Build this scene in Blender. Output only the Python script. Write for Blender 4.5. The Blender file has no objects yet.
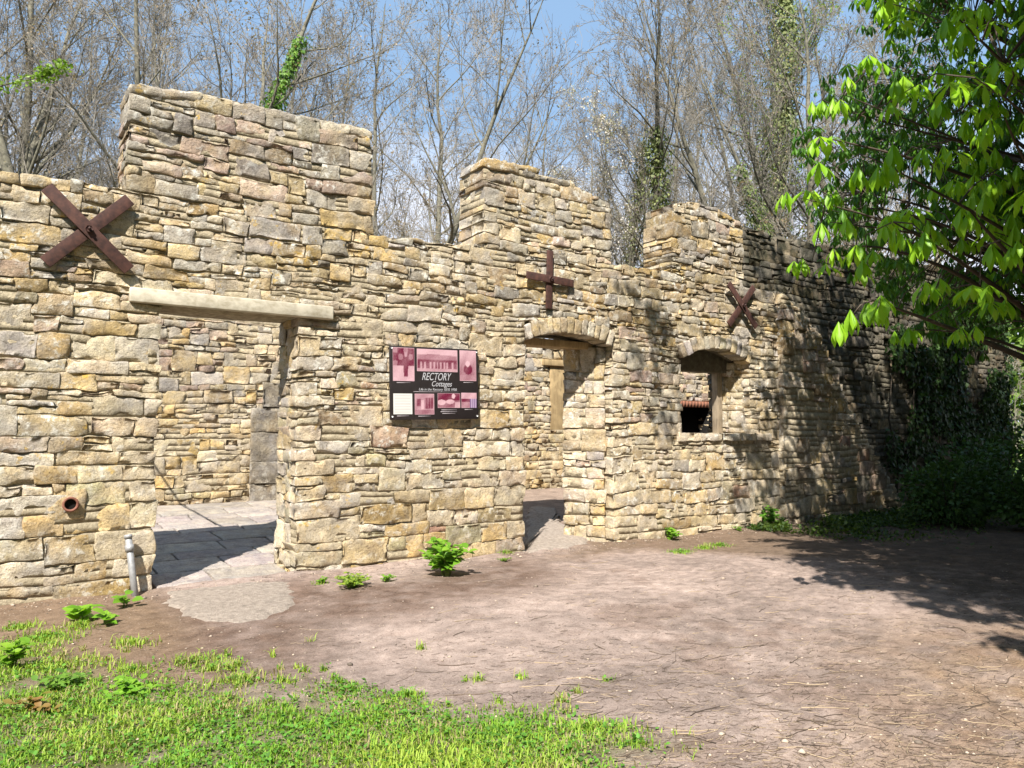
import bpy, math, random
import numpy as np
from mathutils import Vector, Matrix

R = math.radians
rs = np.random.RandomState(7)
random.seed(7)
SC = bpy.context.scene
COL = SC.collection

# ------------------------------------------------------------------ camera
F = 770.0
CAMZ = 1.5
PITCH = math.atan(50 / F)
cam_d = bpy.data.cameras.new('camera')
cam = bpy.data.objects.new('camera', cam_d)
COL.objects.link(cam)
cam.location = (0, 0, CAMZ)
cam.rotation_euler = (math.pi / 2 + PITCH, 0, 0)
cam_d.sensor_width = 36
cam_d.lens = F / 1024 * 36
cam_d.clip_start = 0.05
cam_d.clip_end = 3000
SC.camera = cam

def ray(px, py):
    x = (px - 512) / F
    y = (384 - py) / F
    c, s = math.cos(PITCH), math.sin(PITCH)
    return np.array([x, c - y * s, s + y * c])

def ground_pt(px, py, z=0.0):
    r = ray(px, py)
    t = (z - CAMZ) / r[2]
    return np.array([r[0] * t, r[1] * t, z])

def at_depth(px, py, Y):
    r = ray(px, py)
    t = Y / r[1]
    return np.array([r[0] * t, Y, CAMZ + r[2] * t])

def project(P):
    P = np.asarray(P, float)
    c, s = math.cos(PITCH), math.sin(PITCH)
    y, z = P[..., 1], P[..., 2] - CAMZ
    zc = y * c + z * s
    yc = -y * s + z * c
    zc = np.where(np.abs(zc) < 1e-4, 1e-4, zc)
    return 512 + F * P[..., 0] / zc, 384 - F * yc / zc, zc

# wall frame: u along the wall, n into the wall (away from camera)
WA = R(55)
D2 = np.array([math.sin(WA), math.cos(WA)])
N2 = np.array([-math.cos(WA), math.sin(WA)])
P0 = np.array([-2.49, 8.02])
D3 = np.array([D2[0], D2[1], 0.0])
N3 = np.array([N2[0], N2[1], 0.0])
Z3 = np.array([0, 0, 1.0])
ORG = np.array([P0[0], P0[1], 0.0])

def wp(px, py, off=0.0):
    """pixel -> (u, z) on the plane parallel to the wall at depth off"""
    r = ray(px, py)
    o = ORG + N3 * off
    C0 = np.array([0, 0, CAMZ])
    t = np.dot(o - C0, N3) / np.dot(r, N3)
    p = C0 + r * t
    return np.dot(p - o, D3), p[2]

def wu(px, py, off=0.0): return wp(px, py, off)[0]
def wz(px, py, off=0.0): return wp(px, py, off)[1]
def W3(u, z, off=0.0): return ORG + D3 * u + N3 * off + Z3 * z

# ------------------------------------------------------------------ noise
def _hash(ix, iy, iz):
    h = (ix.astype(np.uint32) * np.uint32(374761393) + iy.astype(np.uint32) * np.uint32(668265263)
         + iz.astype(np.uint32) * np.uint32(2246822519))
    h = (h ^ (h >> np.uint32(13))) * np.uint32(1274126177)
    h = h ^ (h >> np.uint32(16))
    return (h & np.uint32(0xFFFFFF)).astype(np.float64) / 0xFFFFFF * 2 - 1

def vnoise(p):
    p = np.asarray(p, float) + 1000.0
    i = np.floor(p).astype(np.int64)
    f = p - i
    f = f * f * (3 - 2 * f)
    out = 0
    for dx in (0, 1):
        wx = f[:, 0] if dx else 1 - f[:, 0]
        for dy in (0, 1):
            wy = f[:, 1] if dy else 1 - f[:, 1]
            for dz in (0, 1):
                wz_ = f[:, 2] if dz else 1 - f[:, 2]
                out = out + wx * wy * wz_ * _hash(i[:, 0] + dx, i[:, 1] + dy, i[:, 2] + dz)
    return out

def fbm(p, octv=3, gain=.5):
    a, s, out = 1.0, 1.0, 0
    for k in range(octv):
        out = out + a * vnoise(p * s + 17.3 * k)
        a *= gain
        s *= 2.03
    return out

# ------------------------------------------------------------------ mesh helpers
def raw_mesh(name, V, Fc, mat, col=None, smooth=True, mats=None, midx=None):
    """Fc: list of index arrays (n,k) or a list of tuples"""
    me = bpy.data.meshes.new(name)
    V = np.asarray(V, np.float32)
    if isinstance(Fc, np.ndarray): Fc = [Fc]
    if len(Fc) and isinstance(Fc[0], (tuple, list)):
        d = {}
        for f in Fc: d.setdefault(len(f), []).append(f)
        Fc = [np.array(v) for v in d.values()]
    me.vertices.add(len(V))
    me.vertices.foreach_set('co', V.ravel())
    loops = np.concatenate([f.ravel() for f in Fc]).astype(np.int32)
    tot = np.concatenate([np.full(len(f), f.shape[1]) for f in Fc]).astype(np.int32)
    st = np.concatenate([[0], np.cumsum(tot)[:-1]]).astype(np.int32)
    me.loops.add(len(loops))
    me.loops.foreach_set('vertex_index', loops)
    me.polygons.add(len(tot))
    me.polygons.foreach_set('loop_start', st)
    me.polygons.foreach_set('loop_total', tot)
    if smooth: me.polygons.foreach_set('use_smooth', np.ones(len(tot), bool))
    if mats:
        for m in mats: me.materials.append(m)
        me.polygons.foreach_set('material_index', np.asarray(midx, np.int32))
    elif mat: me.materials.append(mat)
    if col is not None:
        a = me.color_attributes.new('Col', 'FLOAT_COLOR', 'POINT')
        c = np.ones((len(V), 4), np.float32)
        c[:, :3] = col
        a.data.foreach_set('color', c.ravel())
    me.update(calc_edges=True)
    return me

def obj(name, me, parent=None, loc=None):
    o = bpy.data.objects.new(name, me)
    COL.objects.link(o)
    if parent is not None: o.parent = parent
    if loc is not None: o.location = loc
    return o

def part(name, V, Fc, mat, parent, col=None, smooth=True):
    """V in world space; parent is an unrotated empty"""
    base = np.zeros(3)
    q = parent
    while q is not None:
        base = base + np.array(q.location); q = q.parent
    return obj(name, raw_mesh(name, np.asarray(V, float) - base, Fc, mat, col, smooth), parent)

def thing(name, label, cat, loc, group=None):
    o = bpy.data.objects.new(name, None)
    o.empty_display_size = .2
    COL.objects.link(o)
    o.location = loc
    o['label'] = label; o['category'] = cat
    if group: o['group'] = group
    return o

def tag(o, label, cat, group=None, kind=None):
    o['label'] = label; o['category'] = cat
    if group: o['group'] = group
    if kind: o['kind'] = kind
    return o

class MB:
    def __init__(s): s.v = []; s.f = []; s.n = 0; s.c = []
    def add(s, V, Fc, col=None):
        V = np.asarray(V, float)
        s.v.append(V)
        for f in Fc: s.f.append(tuple(int(i) + s.n for i in f))
        s.n += len(V)
        s.c.append(np.tile(np.asarray(col if col is not None else (.5, .5, .5), float), (len(V), 1)))
    def box(s, o, a, b, c, col=None):
        """o = a corner, edge vectors a, b, c"""
        o, a, b, c = map(lambda x: np.asarray(x, float), (o, a, b, c))
        V = [o, o + a, o + a + b, o + b, o + c, o + a + c, o + a + b + c, o + b + c]
        Fc = [(0, 3, 2, 1), (4, 5, 6, 7), (0, 1, 5, 4), (1, 2, 6, 5), (2, 3, 7, 6), (3, 0, 4, 7)]
        s.add(V, Fc, col)
    def tube(s, pts, rad, n=6, col=None, cap=True):
        pts = np.asarray(pts, float)
        rad = np.broadcast_to(rad, (len(pts),))
        V, Fc = tube_geo(pts, rad, n)
        Fc = [tuple(f) for f in Fc]
        if cap:
            Fc.append(tuple(range(n))[::-1])
            Fc.append(tuple(range((len(pts) - 1) * n, len(pts) * n)))
        s.add(V, Fc, col)
    def part(s, name, mat, parent, smooth=False, col=False):
        return part(name, np.vstack(s.v), s.f, mat, parent, np.vstack(s.c) if col else None, smooth)

def tube_geo(pts, rad, n):
    t = np.gradient(pts, axis=0)
    t /= np.linalg.norm(t, axis=1)[:, None] + 1e-9
    ref = np.array([.31, .17, .93]) if abs(t[0][2]) < .8 else np.array([.93, .31, .1])
    a = np.cross(t, ref); a /= np.linalg.norm(a, axis=1)[:, None] + 1e-9
    b = np.cross(t, a)
    th = np.arange(n) * 2 * math.pi / n
    V = pts[:, None, :] + rad[:, None, None] * (np.cos(th)[None, :, None] * a[:, None, :] + np.sin(th)[None, :, None] * b[:, None, :])
    V = V.reshape(-1, 3)
    k = len(pts)
    i = np.arange(n); j = (i + 1) % n
    Fc = np.concatenate([np.stack([r * n + i, r * n + j, (r + 1) * n + j, (r + 1) * n + i], 1) for r in range(k - 1)])
    return V, Fc

# ------------------------------------------------------------------ materials
def mat_new(name):
    m = bpy.data.materials.new(name)
    m.use_nodes = True
    nt = m.node_tree
    b = nt.nodes['Principled BSDF']
    return m, nt, b

def nnode(nt, t, **kw):
    n = nt.nodes.new(t)
    for k, v in kw.items():
        if k in n.inputs: n.inputs[k].default_value = v
        else: setattr(n, k, v)
    return n

def noise_node(nt, co, scale, detail=4, rough=.55, dist=0.0):
    n = nt.nodes.new('ShaderNodeTexNoise')
    n.inputs['Scale'].default_value = scale
    n.inputs['Detail'].default_value = detail
    n.inputs['Roughness'].default_value = rough
    n.inputs['Distortion'].default_value = dist
    nt.links.new(co, n.inputs['Vector'])
    return n.outputs['Fac']

def ramp(nt, fac, stops):
    r = nt.nodes.new('ShaderNodeValToRGB')
    el = r.color_ramp.elements
    while len(el) < len(stops): el.new(.5)
    for e, (p, c) in zip(el, stops):
        e.position = p
        e.color = (c, c, c, 1) if not isinstance(c, tuple) else (*c, 1)
    nt.links.new(fac, r.inputs['Fac'])
    return r.outputs['Color']

def mix(nt, fac, a, b, mode='MIX'):
    n = nt.nodes.new('ShaderNodeMix')
    n.data_type = 'RGBA'; n.blend_type = mode
    n.clamp_factor = True
    for k, v in (('Factor', fac), ('A', a), ('B', b)):
        sock = [i for i in n.inputs if i.name == k and (i.type == ('VALUE' if k == 'Factor' else 'RGBA'))][0]
        if isinstance(v, (int, float)): sock.default_value = v
        elif isinstance(v, tuple): sock.default_value = (*v, 1)
        else: nt.links.new(v, sock)
    return [o for o in n.outputs if o.type == 'RGBA'][0]

def mathn(nt, op, a, b=None):
    n = nt.nodes.new('ShaderNodeMath'); n.operation = op
    for i, v in enumerate((a, b)):
        if v is None: continue
        if isinstance(v, (int, float)): n.inputs[i].default_value = v
        else: nt.links.new(v, n.inputs[i])
    return n.outputs[0]

def bump(nt, b, h, strength=.5, dist=.01, prev=None):
    n = nt.nodes.new('ShaderNodeBump')
    n.inputs['Strength'].default_value = strength
    n.inputs['Distance'].default_value = dist
    nt.links.new(h, n.inputs['Height'])
    if prev is not None: nt.links.new(prev, n.inputs['Normal'])
    nt.links.new(n.outputs[0], b.inputs['Normal'])
    return n.outputs[0]

def texco(nt, kind='Object'):
    return nt.nodes.new('ShaderNodeTexCoord').outputs[kind]

def stone_material(name, lichen=1.0, dark=0.0, moss=0.0, gain=1.0):
    m, nt, b = mat_new(name)
    co = texco(nt)
    at = nt.nodes.new('ShaderNodeAttribute'); at.attribute_name = 'Col'
    c = at.outputs['Color']
    n1 = noise_node(nt, co, 5, 5, .6)
    c = mix(nt, ramp(nt, n1, [(.3, 0.0), (.7, 1.0)]), mix(nt, 1.0, c, (.70 * gain, .69 * gain, .71 * gain), 'MULTIPLY'), mix(nt, 1.0, c, (1.22 * gain, 1.17 * gain, 1.05 * gain), 'MULTIPLY'))
    n2 = noise_node(nt, co, 38, 6, .7)
    c = mix(nt, ramp(nt, n2, [(.33, .75), (.47, 0.0)]), c, mix(nt, 1.0, c, (.36, .33, .31), 'MULTIPLY'))
    # grey weathering crust
    n3 = noise_node(nt, co, 2.3, 6, .65)
    c = mix(nt, ramp(nt, n3, [(.50, 0.0), (.66, .6)]), c, (.37, .345, .32))
    n7 = noise_node(nt, co, 7, 6, .7, .6)
    c = mix(nt, ramp(nt, n7, [(.53, 0.0), (.62, .4)]), c, (.55, .48, .37))
    n8 = noise_node(nt, co, 95, 5, .8)
    c = mix(nt, ramp(nt, n8, [(.36, .85), (.47, 0.0)]), c, mix(nt, 1.0, c, (.42, .39, .37), 'MULTIPLY'))
    c = mix(nt, ramp(nt, n8, [(.55, 0.0), (.66, .6)]), c, mix(nt, 1.0, c, (1.45, 1.45, 1.45), 'MULTIPLY'))
    n9 = noise_node(nt, co, 3.4, 7, .75, .4)
    c = mix(nt, ramp(nt, n9, [(.34, .7), (.46, 0.0)]), c, mix(nt, 1.0, c, (.52, .51, .52), 'MULTIPLY'))
    # pale lichen blotches
    n4 = noise_node(nt, co, 11, 7, .72)
    n4b = noise_node(nt, co, 1.7, 2, .5)
    f4 = mathn(nt, 'MULTIPLY', ramp(nt, n4, [(.53, 0.0), (.60, 1.0)]), ramp(nt, n4b, [(.42, .15), (.62, 1.0)]))
    c = mix(nt, mathn(nt, 'MULTIPLY', f4, .8 * lichen), c, (.72, .69, .61))
    # ochre lichen
    n5 = noise_node(nt, co, 6.5, 6, .7)
    n5b = noise_node(nt, co, 1.1, 2, .5, 1.0)
    f5 = mathn(nt, 'MULTIPLY', ramp(nt, n5, [(.60, 0.0), (.66, 1.0)]), ramp(nt, n5b, [(.48, 0.0), (.6, 1.0)]))
    c = mix(nt, mathn(nt, 'MULTIPLY', f5, .7 * lichen), c, (.55, .34, .045))
    if moss > 0:
        n6 = noise_node(nt, co, 3.2, 5, .7)
        c = mix(nt, ramp(nt, n6, [(.45, 0.0), (.6, moss)]), c, (.055, .065, .025))
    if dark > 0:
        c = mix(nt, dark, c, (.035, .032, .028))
    nt.links.new(c, b.inputs['Base Color'])
    b.inputs['Roughness'].default_value = .93
    b.inputs['Specular IOR Level'].default_value = .2
    p = bump(nt, b, noise_node(nt, co, 22, 9, .72), .9, .03)
    v = nt.nodes.new('ShaderNodeTexVoronoi'); v.inputs['Scale'].default_value = 55
    nt.links.new(co, v.inputs['Vector'])
    bump(nt, b, v.outputs['Distance'], .25, .006, p)
    return m

def simple_mat(name, color, rough=.7, var=.25, scale=20, bstr=.2, bdist=.004, metal=0.0, c2=None, spec=.3):
    m, nt, b = mat_new(name)
    co = texco(nt)
    n = noise_node(nt, co, scale, 6, .65)
    dk = c2 if c2 else tuple(x * (1 - var) for x in color)
    lt = tuple(x * (1 + var) for x in color)
    nt.links.new(ramp(nt, n, [(.3, dk), (.7, lt)]), b.inputs['Base Color'])
    b.inputs['Roughness'].default_value = rough
    b.inputs['Metallic'].default_value = metal
    b.inputs['Specular IOR Level'].default_value = spec
    if bstr: bump(nt, b, noise_node(nt, co, scale * 2.5, 6, .7), bstr, bdist)
    return m

def attr_mat(name, rough=.8, trans=0.0, var=.25, scale=8, spec=.3, bstr=0.0, mult=(1, 1, 1)):
    m, nt, b = mat_new(name)
    co = texco(nt)
    at = nt.nodes.new('ShaderNodeAttribute'); at.attribute_name = 'Col'
    c = at.outputs['Color']
    n = noise_node(nt, co, scale, 4, .6)
    c = mix(nt, n, mix(nt, 1.0, c, tuple((1 - var) * x for x in mult), 'MULTIPLY'), mix(nt, 1.0, c, tuple((1 + var) * x for x in mult), 'MULTIPLY'))
    nt.links.new(c, b.inputs['Base Color'])
    b.inputs['Roughness'].default_value = rough
    b.inputs['Specular IOR Level'].default_value = spec
    if bstr: bump(nt, b, noise_node(nt, co, scale * 4, 6, .7), bstr, .006)
    if trans:
        t = nt.nodes.new('ShaderNodeBsdfTranslucent')
        nt.links.new(mix(nt, 1.0, c, (1.25, 1.35, .55), 'MULTIPLY'), t.inputs['Color'])
        ms = nt.nodes.new('ShaderNodeMixShader'); ms.inputs[0].default_value = trans
        nt.links.new(b.outputs[0], ms.inputs[1]); nt.links.new(t.outputs[0], ms.inputs[2])
        nt.links.new(ms.outputs[0], nt.nodes['Material Output'].inputs['Surface'])
    return m

M_STONE = stone_material('weathered_stone', 1.0, gain=1.0)
M_STONE_BACK = stone_material('back_wall_stone', .35, gain=1.05)
M_STONE_DARK = stone_material('shade_darkened_stone', .1, dark=.6, moss=.8)  # mossy stone, colour pulled down further to paint in the wall's shade
M_ARCH = stone_material('arch_stone', .5)
M_MORTAR = simple_mat('lime_mortar', (.48, .405, .28), .95, .2, 14, 1.0, .03, c2=(.24, .195, .13), spec=.1)
M_MORTAR_DK = simple_mat('dark_mortar', (.13, .115, .085), .95, .35, 14, .8, .02, spec=.1)  # darker mortar for soffits, window head and the right wall
M_RUST = simple_mat('rust_brown_iron', (.085, .038, .028), .75, .35, 16, .5, .004, c2=(.035, .019, .017))
M_BOLT = simple_mat('dark_iron', (.06, .03, .025), .6, .3, 40, .3, .002)
M_WOODPALE = None

def wood(name, c1, c2, axis=(1, 0, 0), sc=3):
    m, nt, b = mat_new(name)
    co = texco(nt)
    mp = nt.nodes.new('ShaderNodeMapping')
    s = [sc * 8, sc * 8, sc * 8]
    mp.inputs['Rotation'].default_value = (0, 0, -math.atan2(D2[1], D2[0]))
    mp.vector_type = 'TEXTURE' if False else 'POINT'
    if axis == 'u': mp.inputs['Scale'].default_value = (sc * .8, sc * 8, sc * 8)
    else: mp.inputs['Scale'].default_value = (sc * 8, sc * 8, sc * .8)
    nt.links.new(co, mp.inputs['Vector'])
    n = noise_node(nt, mp.outputs[0], 1.4, 7, .65, .6)
    n2 = noise_node(nt, co, 5, 5, .6)
    c = ramp(nt, n, [(.3, c2), (.65, c1)])
    c = mix(nt, ramp(nt, n2, [(.45, 0.0), (.65, .6)]), c, tuple(min(1, x * 1.35) for x in c1))
    nt.links.new(c, b.inputs['Base Color'])
    b.inputs['Roughness'].default_value = .8
    bump(nt, b, n, .35, .008)
    return m

# ------------------------------------------------------------------ stone fields
_tmpl = {}
def lattice(nu, nd, nv):
    k = (nu, nd, nv)
    if k in _tmpl: return _tmpl[k]
    idx = -np.ones((nu, nd, nv), int)
    pts = []
    for i in range(nu):
        for j in range(nd):
            for l in range(nv):
                if i in (0, nu - 1) or j in (0, nd - 1) or l in (0, nv - 1):
                    idx[i, j, l] = len(pts); pts.append((i, j, l))
    Fc = []
    for i in range(nu - 1):
        for l in range(nv - 1):
            Fc.append((idx[i, 0, l], idx[i + 1, 0, l], idx[i + 1, 0, l + 1], idx[i, 0, l + 1]))
            Fc.append((idx[i, -1, l], idx[i, -1, l + 1], idx[i + 1, -1, l + 1], idx[i + 1, -1, l]))
    for i in range(nu - 1):
        for j in range(nd - 1):
            Fc.append((idx[i, j, 0], idx[i, j + 1, 0], idx[i + 1, j + 1, 0], idx[i + 1, j, 0]))
            Fc.append((idx[i, j, -1], idx[i + 1, j, -1], idx[i + 1, j + 1, -1], idx[i, j + 1, -1]))
    for j in range(nd - 1):
        for l in range(nv - 1):
            Fc.append((idx[0, j, l], idx[0, j, l + 1], idx[0, j + 1, l + 1], idx[0, j + 1, l]))
            Fc.append((idx[-1, j, l], idx[-1, j + 1, l], idx[-1, j + 1, l + 1], idx[-1, j, l + 1]))
    _tmpl[k] = (np.array(pts), np.array(Fc))
    return _tmpl[k]

def axis_pts(h, r, res):
    inner = 2 * (h - r)
    n = max(1, int(round(inner / res)))
    mid = np.linspace(-(h - r), h - r, n + 1)
    return np.concatenate([[-h, -h + .3 * r], mid, [h - .3 * r, h]])

class StoneBuf:
    def __init__(s): s.V = []; s.Fc = []; s.C = []; s.Nn = []; s.S = []; s.n = 0; s.A = []
    def stone(s, quad, dep0, dep1, col, res=.04, rr=None, rng=rs, tilt=.035, prot=.012, rough=1.0):
        """quad: ((u0,vb0),(u1,vb1),(u1,vt1),(u0,vt0)); depth range from dep0 (front) to dep1"""
        (ua, vb0), (ub, vb1), (uc, vt1), (ud, vt0) = quad
        w = (ub - ua + uc - ud) / 2; h = (vt0 - vb0 + vt1 - vb1) / 2; d = dep1 - dep0
        if w < .02 or h < .015: return
        r = min(rng.uniform(.003, .011) if rr is None else rr, .42 * min(w, h), d * .4)
        au, av = axis_pts(w / 2, r, res), axis_pts(h / 2, r, res)
        ad = axis_pts(d / 2, r, .12)
        pts, Fc = lattice(len(au), len(ad), len(av))
        q = np.stack([au[pts[:, 0]], ad[pts[:, 1]], av[pts[:, 2]]], 1)
        half = np.array([w / 2, d / 2, h / 2])
        cl = np.clip(q, -(half - r), half - r)
        dv = q - cl
        L = np.linalg.norm(dv, axis=1)
        nrm = np.where(L[:, None] > 1e-9, dv / np.maximum(L, 1e-9)[:, None], 0)
        q = cl + nrm * r * np.where(L > 0, 1, 0)[:, None]
        # barrel: edges of the face fall back a little
        a, b = q[:, 0] / (w / 2), q[:, 2] / (h / 2)
        front = np.clip(-q[:, 1] / (d / 2), 0, 1)
        belly = rng.uniform(.1, .8) * min(.014, .10 * h)
        q[:, 1] += front * (belly * (a ** 4 + b ** 4) * .5 + rng.uniform(-tilt, tilt) * q[:, 0] + rng.uniform(-tilt, tilt) * 1.6 * q[:, 2] - rng.uniform(-prot, prot))
        # bilinear mapping of quad
        fa, fb = (a + 1) / 2, (b + 1) / 2
        U = (1 - fa) * (1 - fb) * ua + fa * (1 - fb) * ub + fa * fb * uc + (1 - fa) * fb * ud
        Vv = (1 - fa) * (1 - fb) * vb0 + fa * (1 - fb) * vb1 + fa * fb * vt1 + (1 - fa) * fb * vt0
        P = np.stack([U, q[:, 1] + (dep0 + dep1) / 2, Vv], 1)
        s.V.append(P); s.Nn.append(nrm); s.Fc.append(Fc + s.n); s.n += len(P)
        s.C.append(np.tile(col, (len(P), 1)))
        s.S.append(np.full(len(P), rng.uniform(0, 500)))
        s.A.append(np.full(len(P), rough))
    def finish(s, origin, U3, I3, warp=1.0):
        """I3 = direction into the wall"""
        P = np.vstack(s.V); Nn = np.vstack(s.Nn); S = np.concatenate(s.S); A = np.concatenate(s.A)
        P = warp_uv(P, warp)
        k = P + S[:, None]
        dn = fbm(k * 5.5, 2) * .013 - np.abs(vnoise(k * 11)) * .016 + fbm(k * 21, 2) * .0075 + vnoise(k * 55) * .002
        P = P + Nn * (dn * A)[:, None]
        P[:, 1] += fbm(k[:, [1, 0, 2]] * 9, 2) * .004 * A
        X = np.asarray(origin) + P[:, :1] * np.asarray(U3) + P[:, 1:2] * np.asarray(I3) + P[:, 2:] * Z3
        Cc = np.vstack(s.C)
        f1 = np.clip(.17 + .8 * fbm(X * 2.2 + 40, 4), 0, .72)[:, None]
        Cc = Cc * (1 - f1) + np.array([.57, .50, .375]) * f1 * (Cc.mean(1, keepdims=True) / .39) ** .6
        Cc = Cc * (1 + .16 * fbm(k * 6 + 3, 3)[:, None] + .10 * vnoise(X * 30)[:, None])
        f2 = np.clip(fbm(k * 4.3 + 90, 3) * 1.2 - .4, 0, .5)[:, None]
        Cc = Cc * (1 - f2) + np.array([.50, .385, .235]) * f2 * (Cc.mean(1, keepdims=True) / .39)
        Cc = Cc * np.array([1.02, .99, .95])
        return X, np.vstack(s.Fc), np.clip(Cc, .01, .9)

def warp_uv(P, warp=1.0):
    P = P.copy()
    q = P * np.array([1, .3, 1])
    P[:, 0] += warp * (.012 * vnoise(q * 2.1 + 5) + .010 * vnoise(q * 7 + 9))
    P[:, 2] += warp * (.028 * vnoise(q * np.array([1.1, .3, 1.4]) + 31) + .010 * vnoise(q * 6 + 3))
    P[:, 1] += warp * .03 * vnoise(q * .9 + 77)
    return P

PAL = {
    'buff': (.50, .41, .26), 'ochre': (.51, .38, .185), 'cream': (.56, .50, .40), 'grey': (.39, .365, .325),
    'dgrey': (.29, .27, .24), 'pink': (.46, .36, .305), 'red': (.42, .265, .195), 'lgrey': (.50, .47, .43),
    'green': (.42, .385, .26), 'brown': (.38, .29, .185)}
def pick(rng, wts):
    ks = list(wts); w = np.array([wts[k] for k in ks], float); w /= w.sum()
    c = np.array(PAL[ks[rng.choice(len(ks), p=w)]])
    c = c * rng.uniform(.72, 1.2) * np.array([1, rng.uniform(.98, 1.02), rng.uniform(.93, 1.05)])
    return c

def layout(inside, u0, u1, v0, rows, size, du=.05, rng=rs):
    """greedy random-rubble bond. returns stones (c0,c1,r0,r1) -> u/v ranges + neighbour flags"""
    nc = int(round((u1 - u0) / du))
    vb = [v0]
    for h in rows: vb.append(vb[-1] + h)
    nr = len(rows)
    M = np.zeros((nr, nc), bool)
    for r in range(nr):
        vc = (vb[r] + vb[r + 1]) / 2
        for c in range(nc):
            M[r, c] = inside(u0 + (c + .5) * du, vc)
    occ = ~M
    out = []; joints = {}; topr = np.zeros(nc + 2, int)
    for r in range(nr):
        c = 0
        while c < nc:
            if occ[r, c]: c += 1; continue
            L = 1
            while c + L < nc and not occ[r, c + L]: L += 1
            wmin, wmax, kp = size(u0 + c * du, vb[r])
            k = 1 + rng.choice(len(kp), p=np.array(kp) / sum(kp))
            w = rng.uniform(wmin, wmax) * (.85 + .2 * (k - 1))
            n = max(2, int(round(w / du)))
            if L - n < max(2, int(wmin / du)): n = L if L <= int(wmax / du * 1.25) else max(2, L // 2)
            n = min(n, L)
            if r > 0 and n > 3 and n < L - 2 and (c + n) in joints.get(r, ()): n += 1 if rng.uniform() < .5 else -1
            if k == 1 and n * du > .34: n = min(n, max(3, int(rng.uniform(.22, .36) / du))) if L - int(.36 / du) > 3 or L == n else n
            if n == L and rng.uniform() < .9:
                cs = [t_ - r for t_ in (topr[c - 1] if c else 0, topr[c + n]) if 1 <= t_ - r <= len(kp)]
                if cs: k = cs[rng.randint(len(cs))] if rng.uniform() < .5 else min(cs)
            kk = 1
            while kk < k and r + kk < nr and not occ[r + kk, c:c + n].any(): kk += 1
            occ[r:r + kk, c:c + n] = True; topr[c:c + n] = r + kk
            joints.setdefault(r + kk, set()).update((c, c + n))
            left = c == 0 or not M[r, c - 1]
            right = c + n >= nc or not M[r, c + n]
            top = r + kk >= nr or not M[r + kk, c:c + n].all()
            out.append((u0 + c * du, u0 + (c + n) * du, vb[r], vb[r + kk], left, right, top))
            c += n
    return out, M, vb

def core_boxes(M, vb, u0, du, d0, d1, e=.022):
    """mortar body: one gridded box per run of each row"""
    V, Fc, n = [], [], 0
    for r in range(M.shape[0]):
        c = 0
        while c < M.shape[1]:
            if not M[r, c]: c += 1; continue
            s0 = c
            while c < M.shape[1] and M[r, c]: c += 1
            a, b = u0 + s0 * du + e, u0 + c * du - e
            m = max(2, int((b - a) / .07) + 1)
            us = np.linspace(a, b, m)
            lo = vb[r] + .0007 * (r % 2); hi = vb[r + 1] - .0005
            for u in us: V += [(u, d0, lo), (u, d0, hi), (u, d1, hi), (u, d1, lo)]
            for i in range(m - 1):
                q = n + 4 * i
                for k in range(4):
                    k2 = (k + 1) % 4
                    Fc.append((q + k, q + k2, q + 4 + k2, q + 4 + k))
            Fc.append((n + 3, n + 2, n + 1, n)); e_ = n + 4 * (m - 1); Fc.append((e_, e_ + 1, e_ + 2, e_ + 3))
            n += 4 * m
    P = warp_uv(np.array(V))
    P[:, 1] += np.where(P[:, 1] < (d0 + d1) / 2, 1, 0) * (.009 * vnoise(P * np.array([3.0, 0, 5]) + 50) + .004 * vnoise(P * np.array([17, 0, 19])))
    return P, Fc

def interp(xs, ys):
    xs, ys = np.array(xs), np.array(ys)
    return lambda u: float(np.interp(u, xs, ys))

# ============================================================ FRONT WALL
TH = .6
# top outline, pixel points of the front face (image) -> wall plane
top_px = [(-330, 128), (0, 170), (60, 178), (127, 189), (127.5, 84), (150, 83), (200, 92), (250, 103), (300, 114), (340, 124), (372, 133),
          (372.5, 236), (410, 237), (440, 241), (484, 244), (484.5, 158), (505, 161), (530, 168), (541, 168), (541.5, 176), (560, 180), (575, 182), (576, 190), (590, 193), (607, 203), (611, 204),
          (611.5, 264), (640, 268), (671, 272), (671.5, 205), (690, 203), (706, 206), (720, 209), (722, 215), (743, 222), (744, 286), (765, 289), (782, 291)]
tp = [wp(x, y) for x, y in top_px]
top_f = interp([p[0] for p in tp], [p[1] for p in tp])
UL, UR = wu(-330, 400), wu(782, 400)
DU = .05
UR = UL + round((UR - UL) / DU) * DU
# openings
dA0, dA1 = wu(157, 450), wu(297, 450)
lint_b = wz(215, 310)
lint_t = wz(215, 296)
dB0, dB1 = wu(526.5, 430), wu(612, 400)
archB_s = wz(570, 344); archB_r = .13
dC0, dC1 = wu(683, 400), wu(751, 400)
sillC = wz(715, 434); archC_s = wz(716, 361); archC_r = .20

def arc_z(u, a, b, zs, rise, grow=0.0):
    m, h = (a + b) / 2, (b - a) / 2 + grow
    if abs(u - m) > h: return -9
    Rr = (h * h + (rise) ** 2) / (2 * rise)
    return zs + rise + grow - Rr + math.sqrt(max(Rr * Rr - (u - m) ** 2, 0))

def in_front(u, v):
    if v > top_f(u): return False
    if dA0 < u < dA1 and v < lint_t - .02: return False
    if dA0 - .26 < u < dA1 + .30 and lint_b - .01 < v < lint_t - .01: return False
    for a, b, z0, zs, rr in ((dB0, dB1, -1, archB_s, archB_r), (dC0, dC1, sillC, archC_s, archC_r)):
        if a < u < b and z0 < v < zs: return False
        if v >= zs - .02 and v < arc_z(u, a, b, zs, rr, .17): return False
    return True

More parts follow.
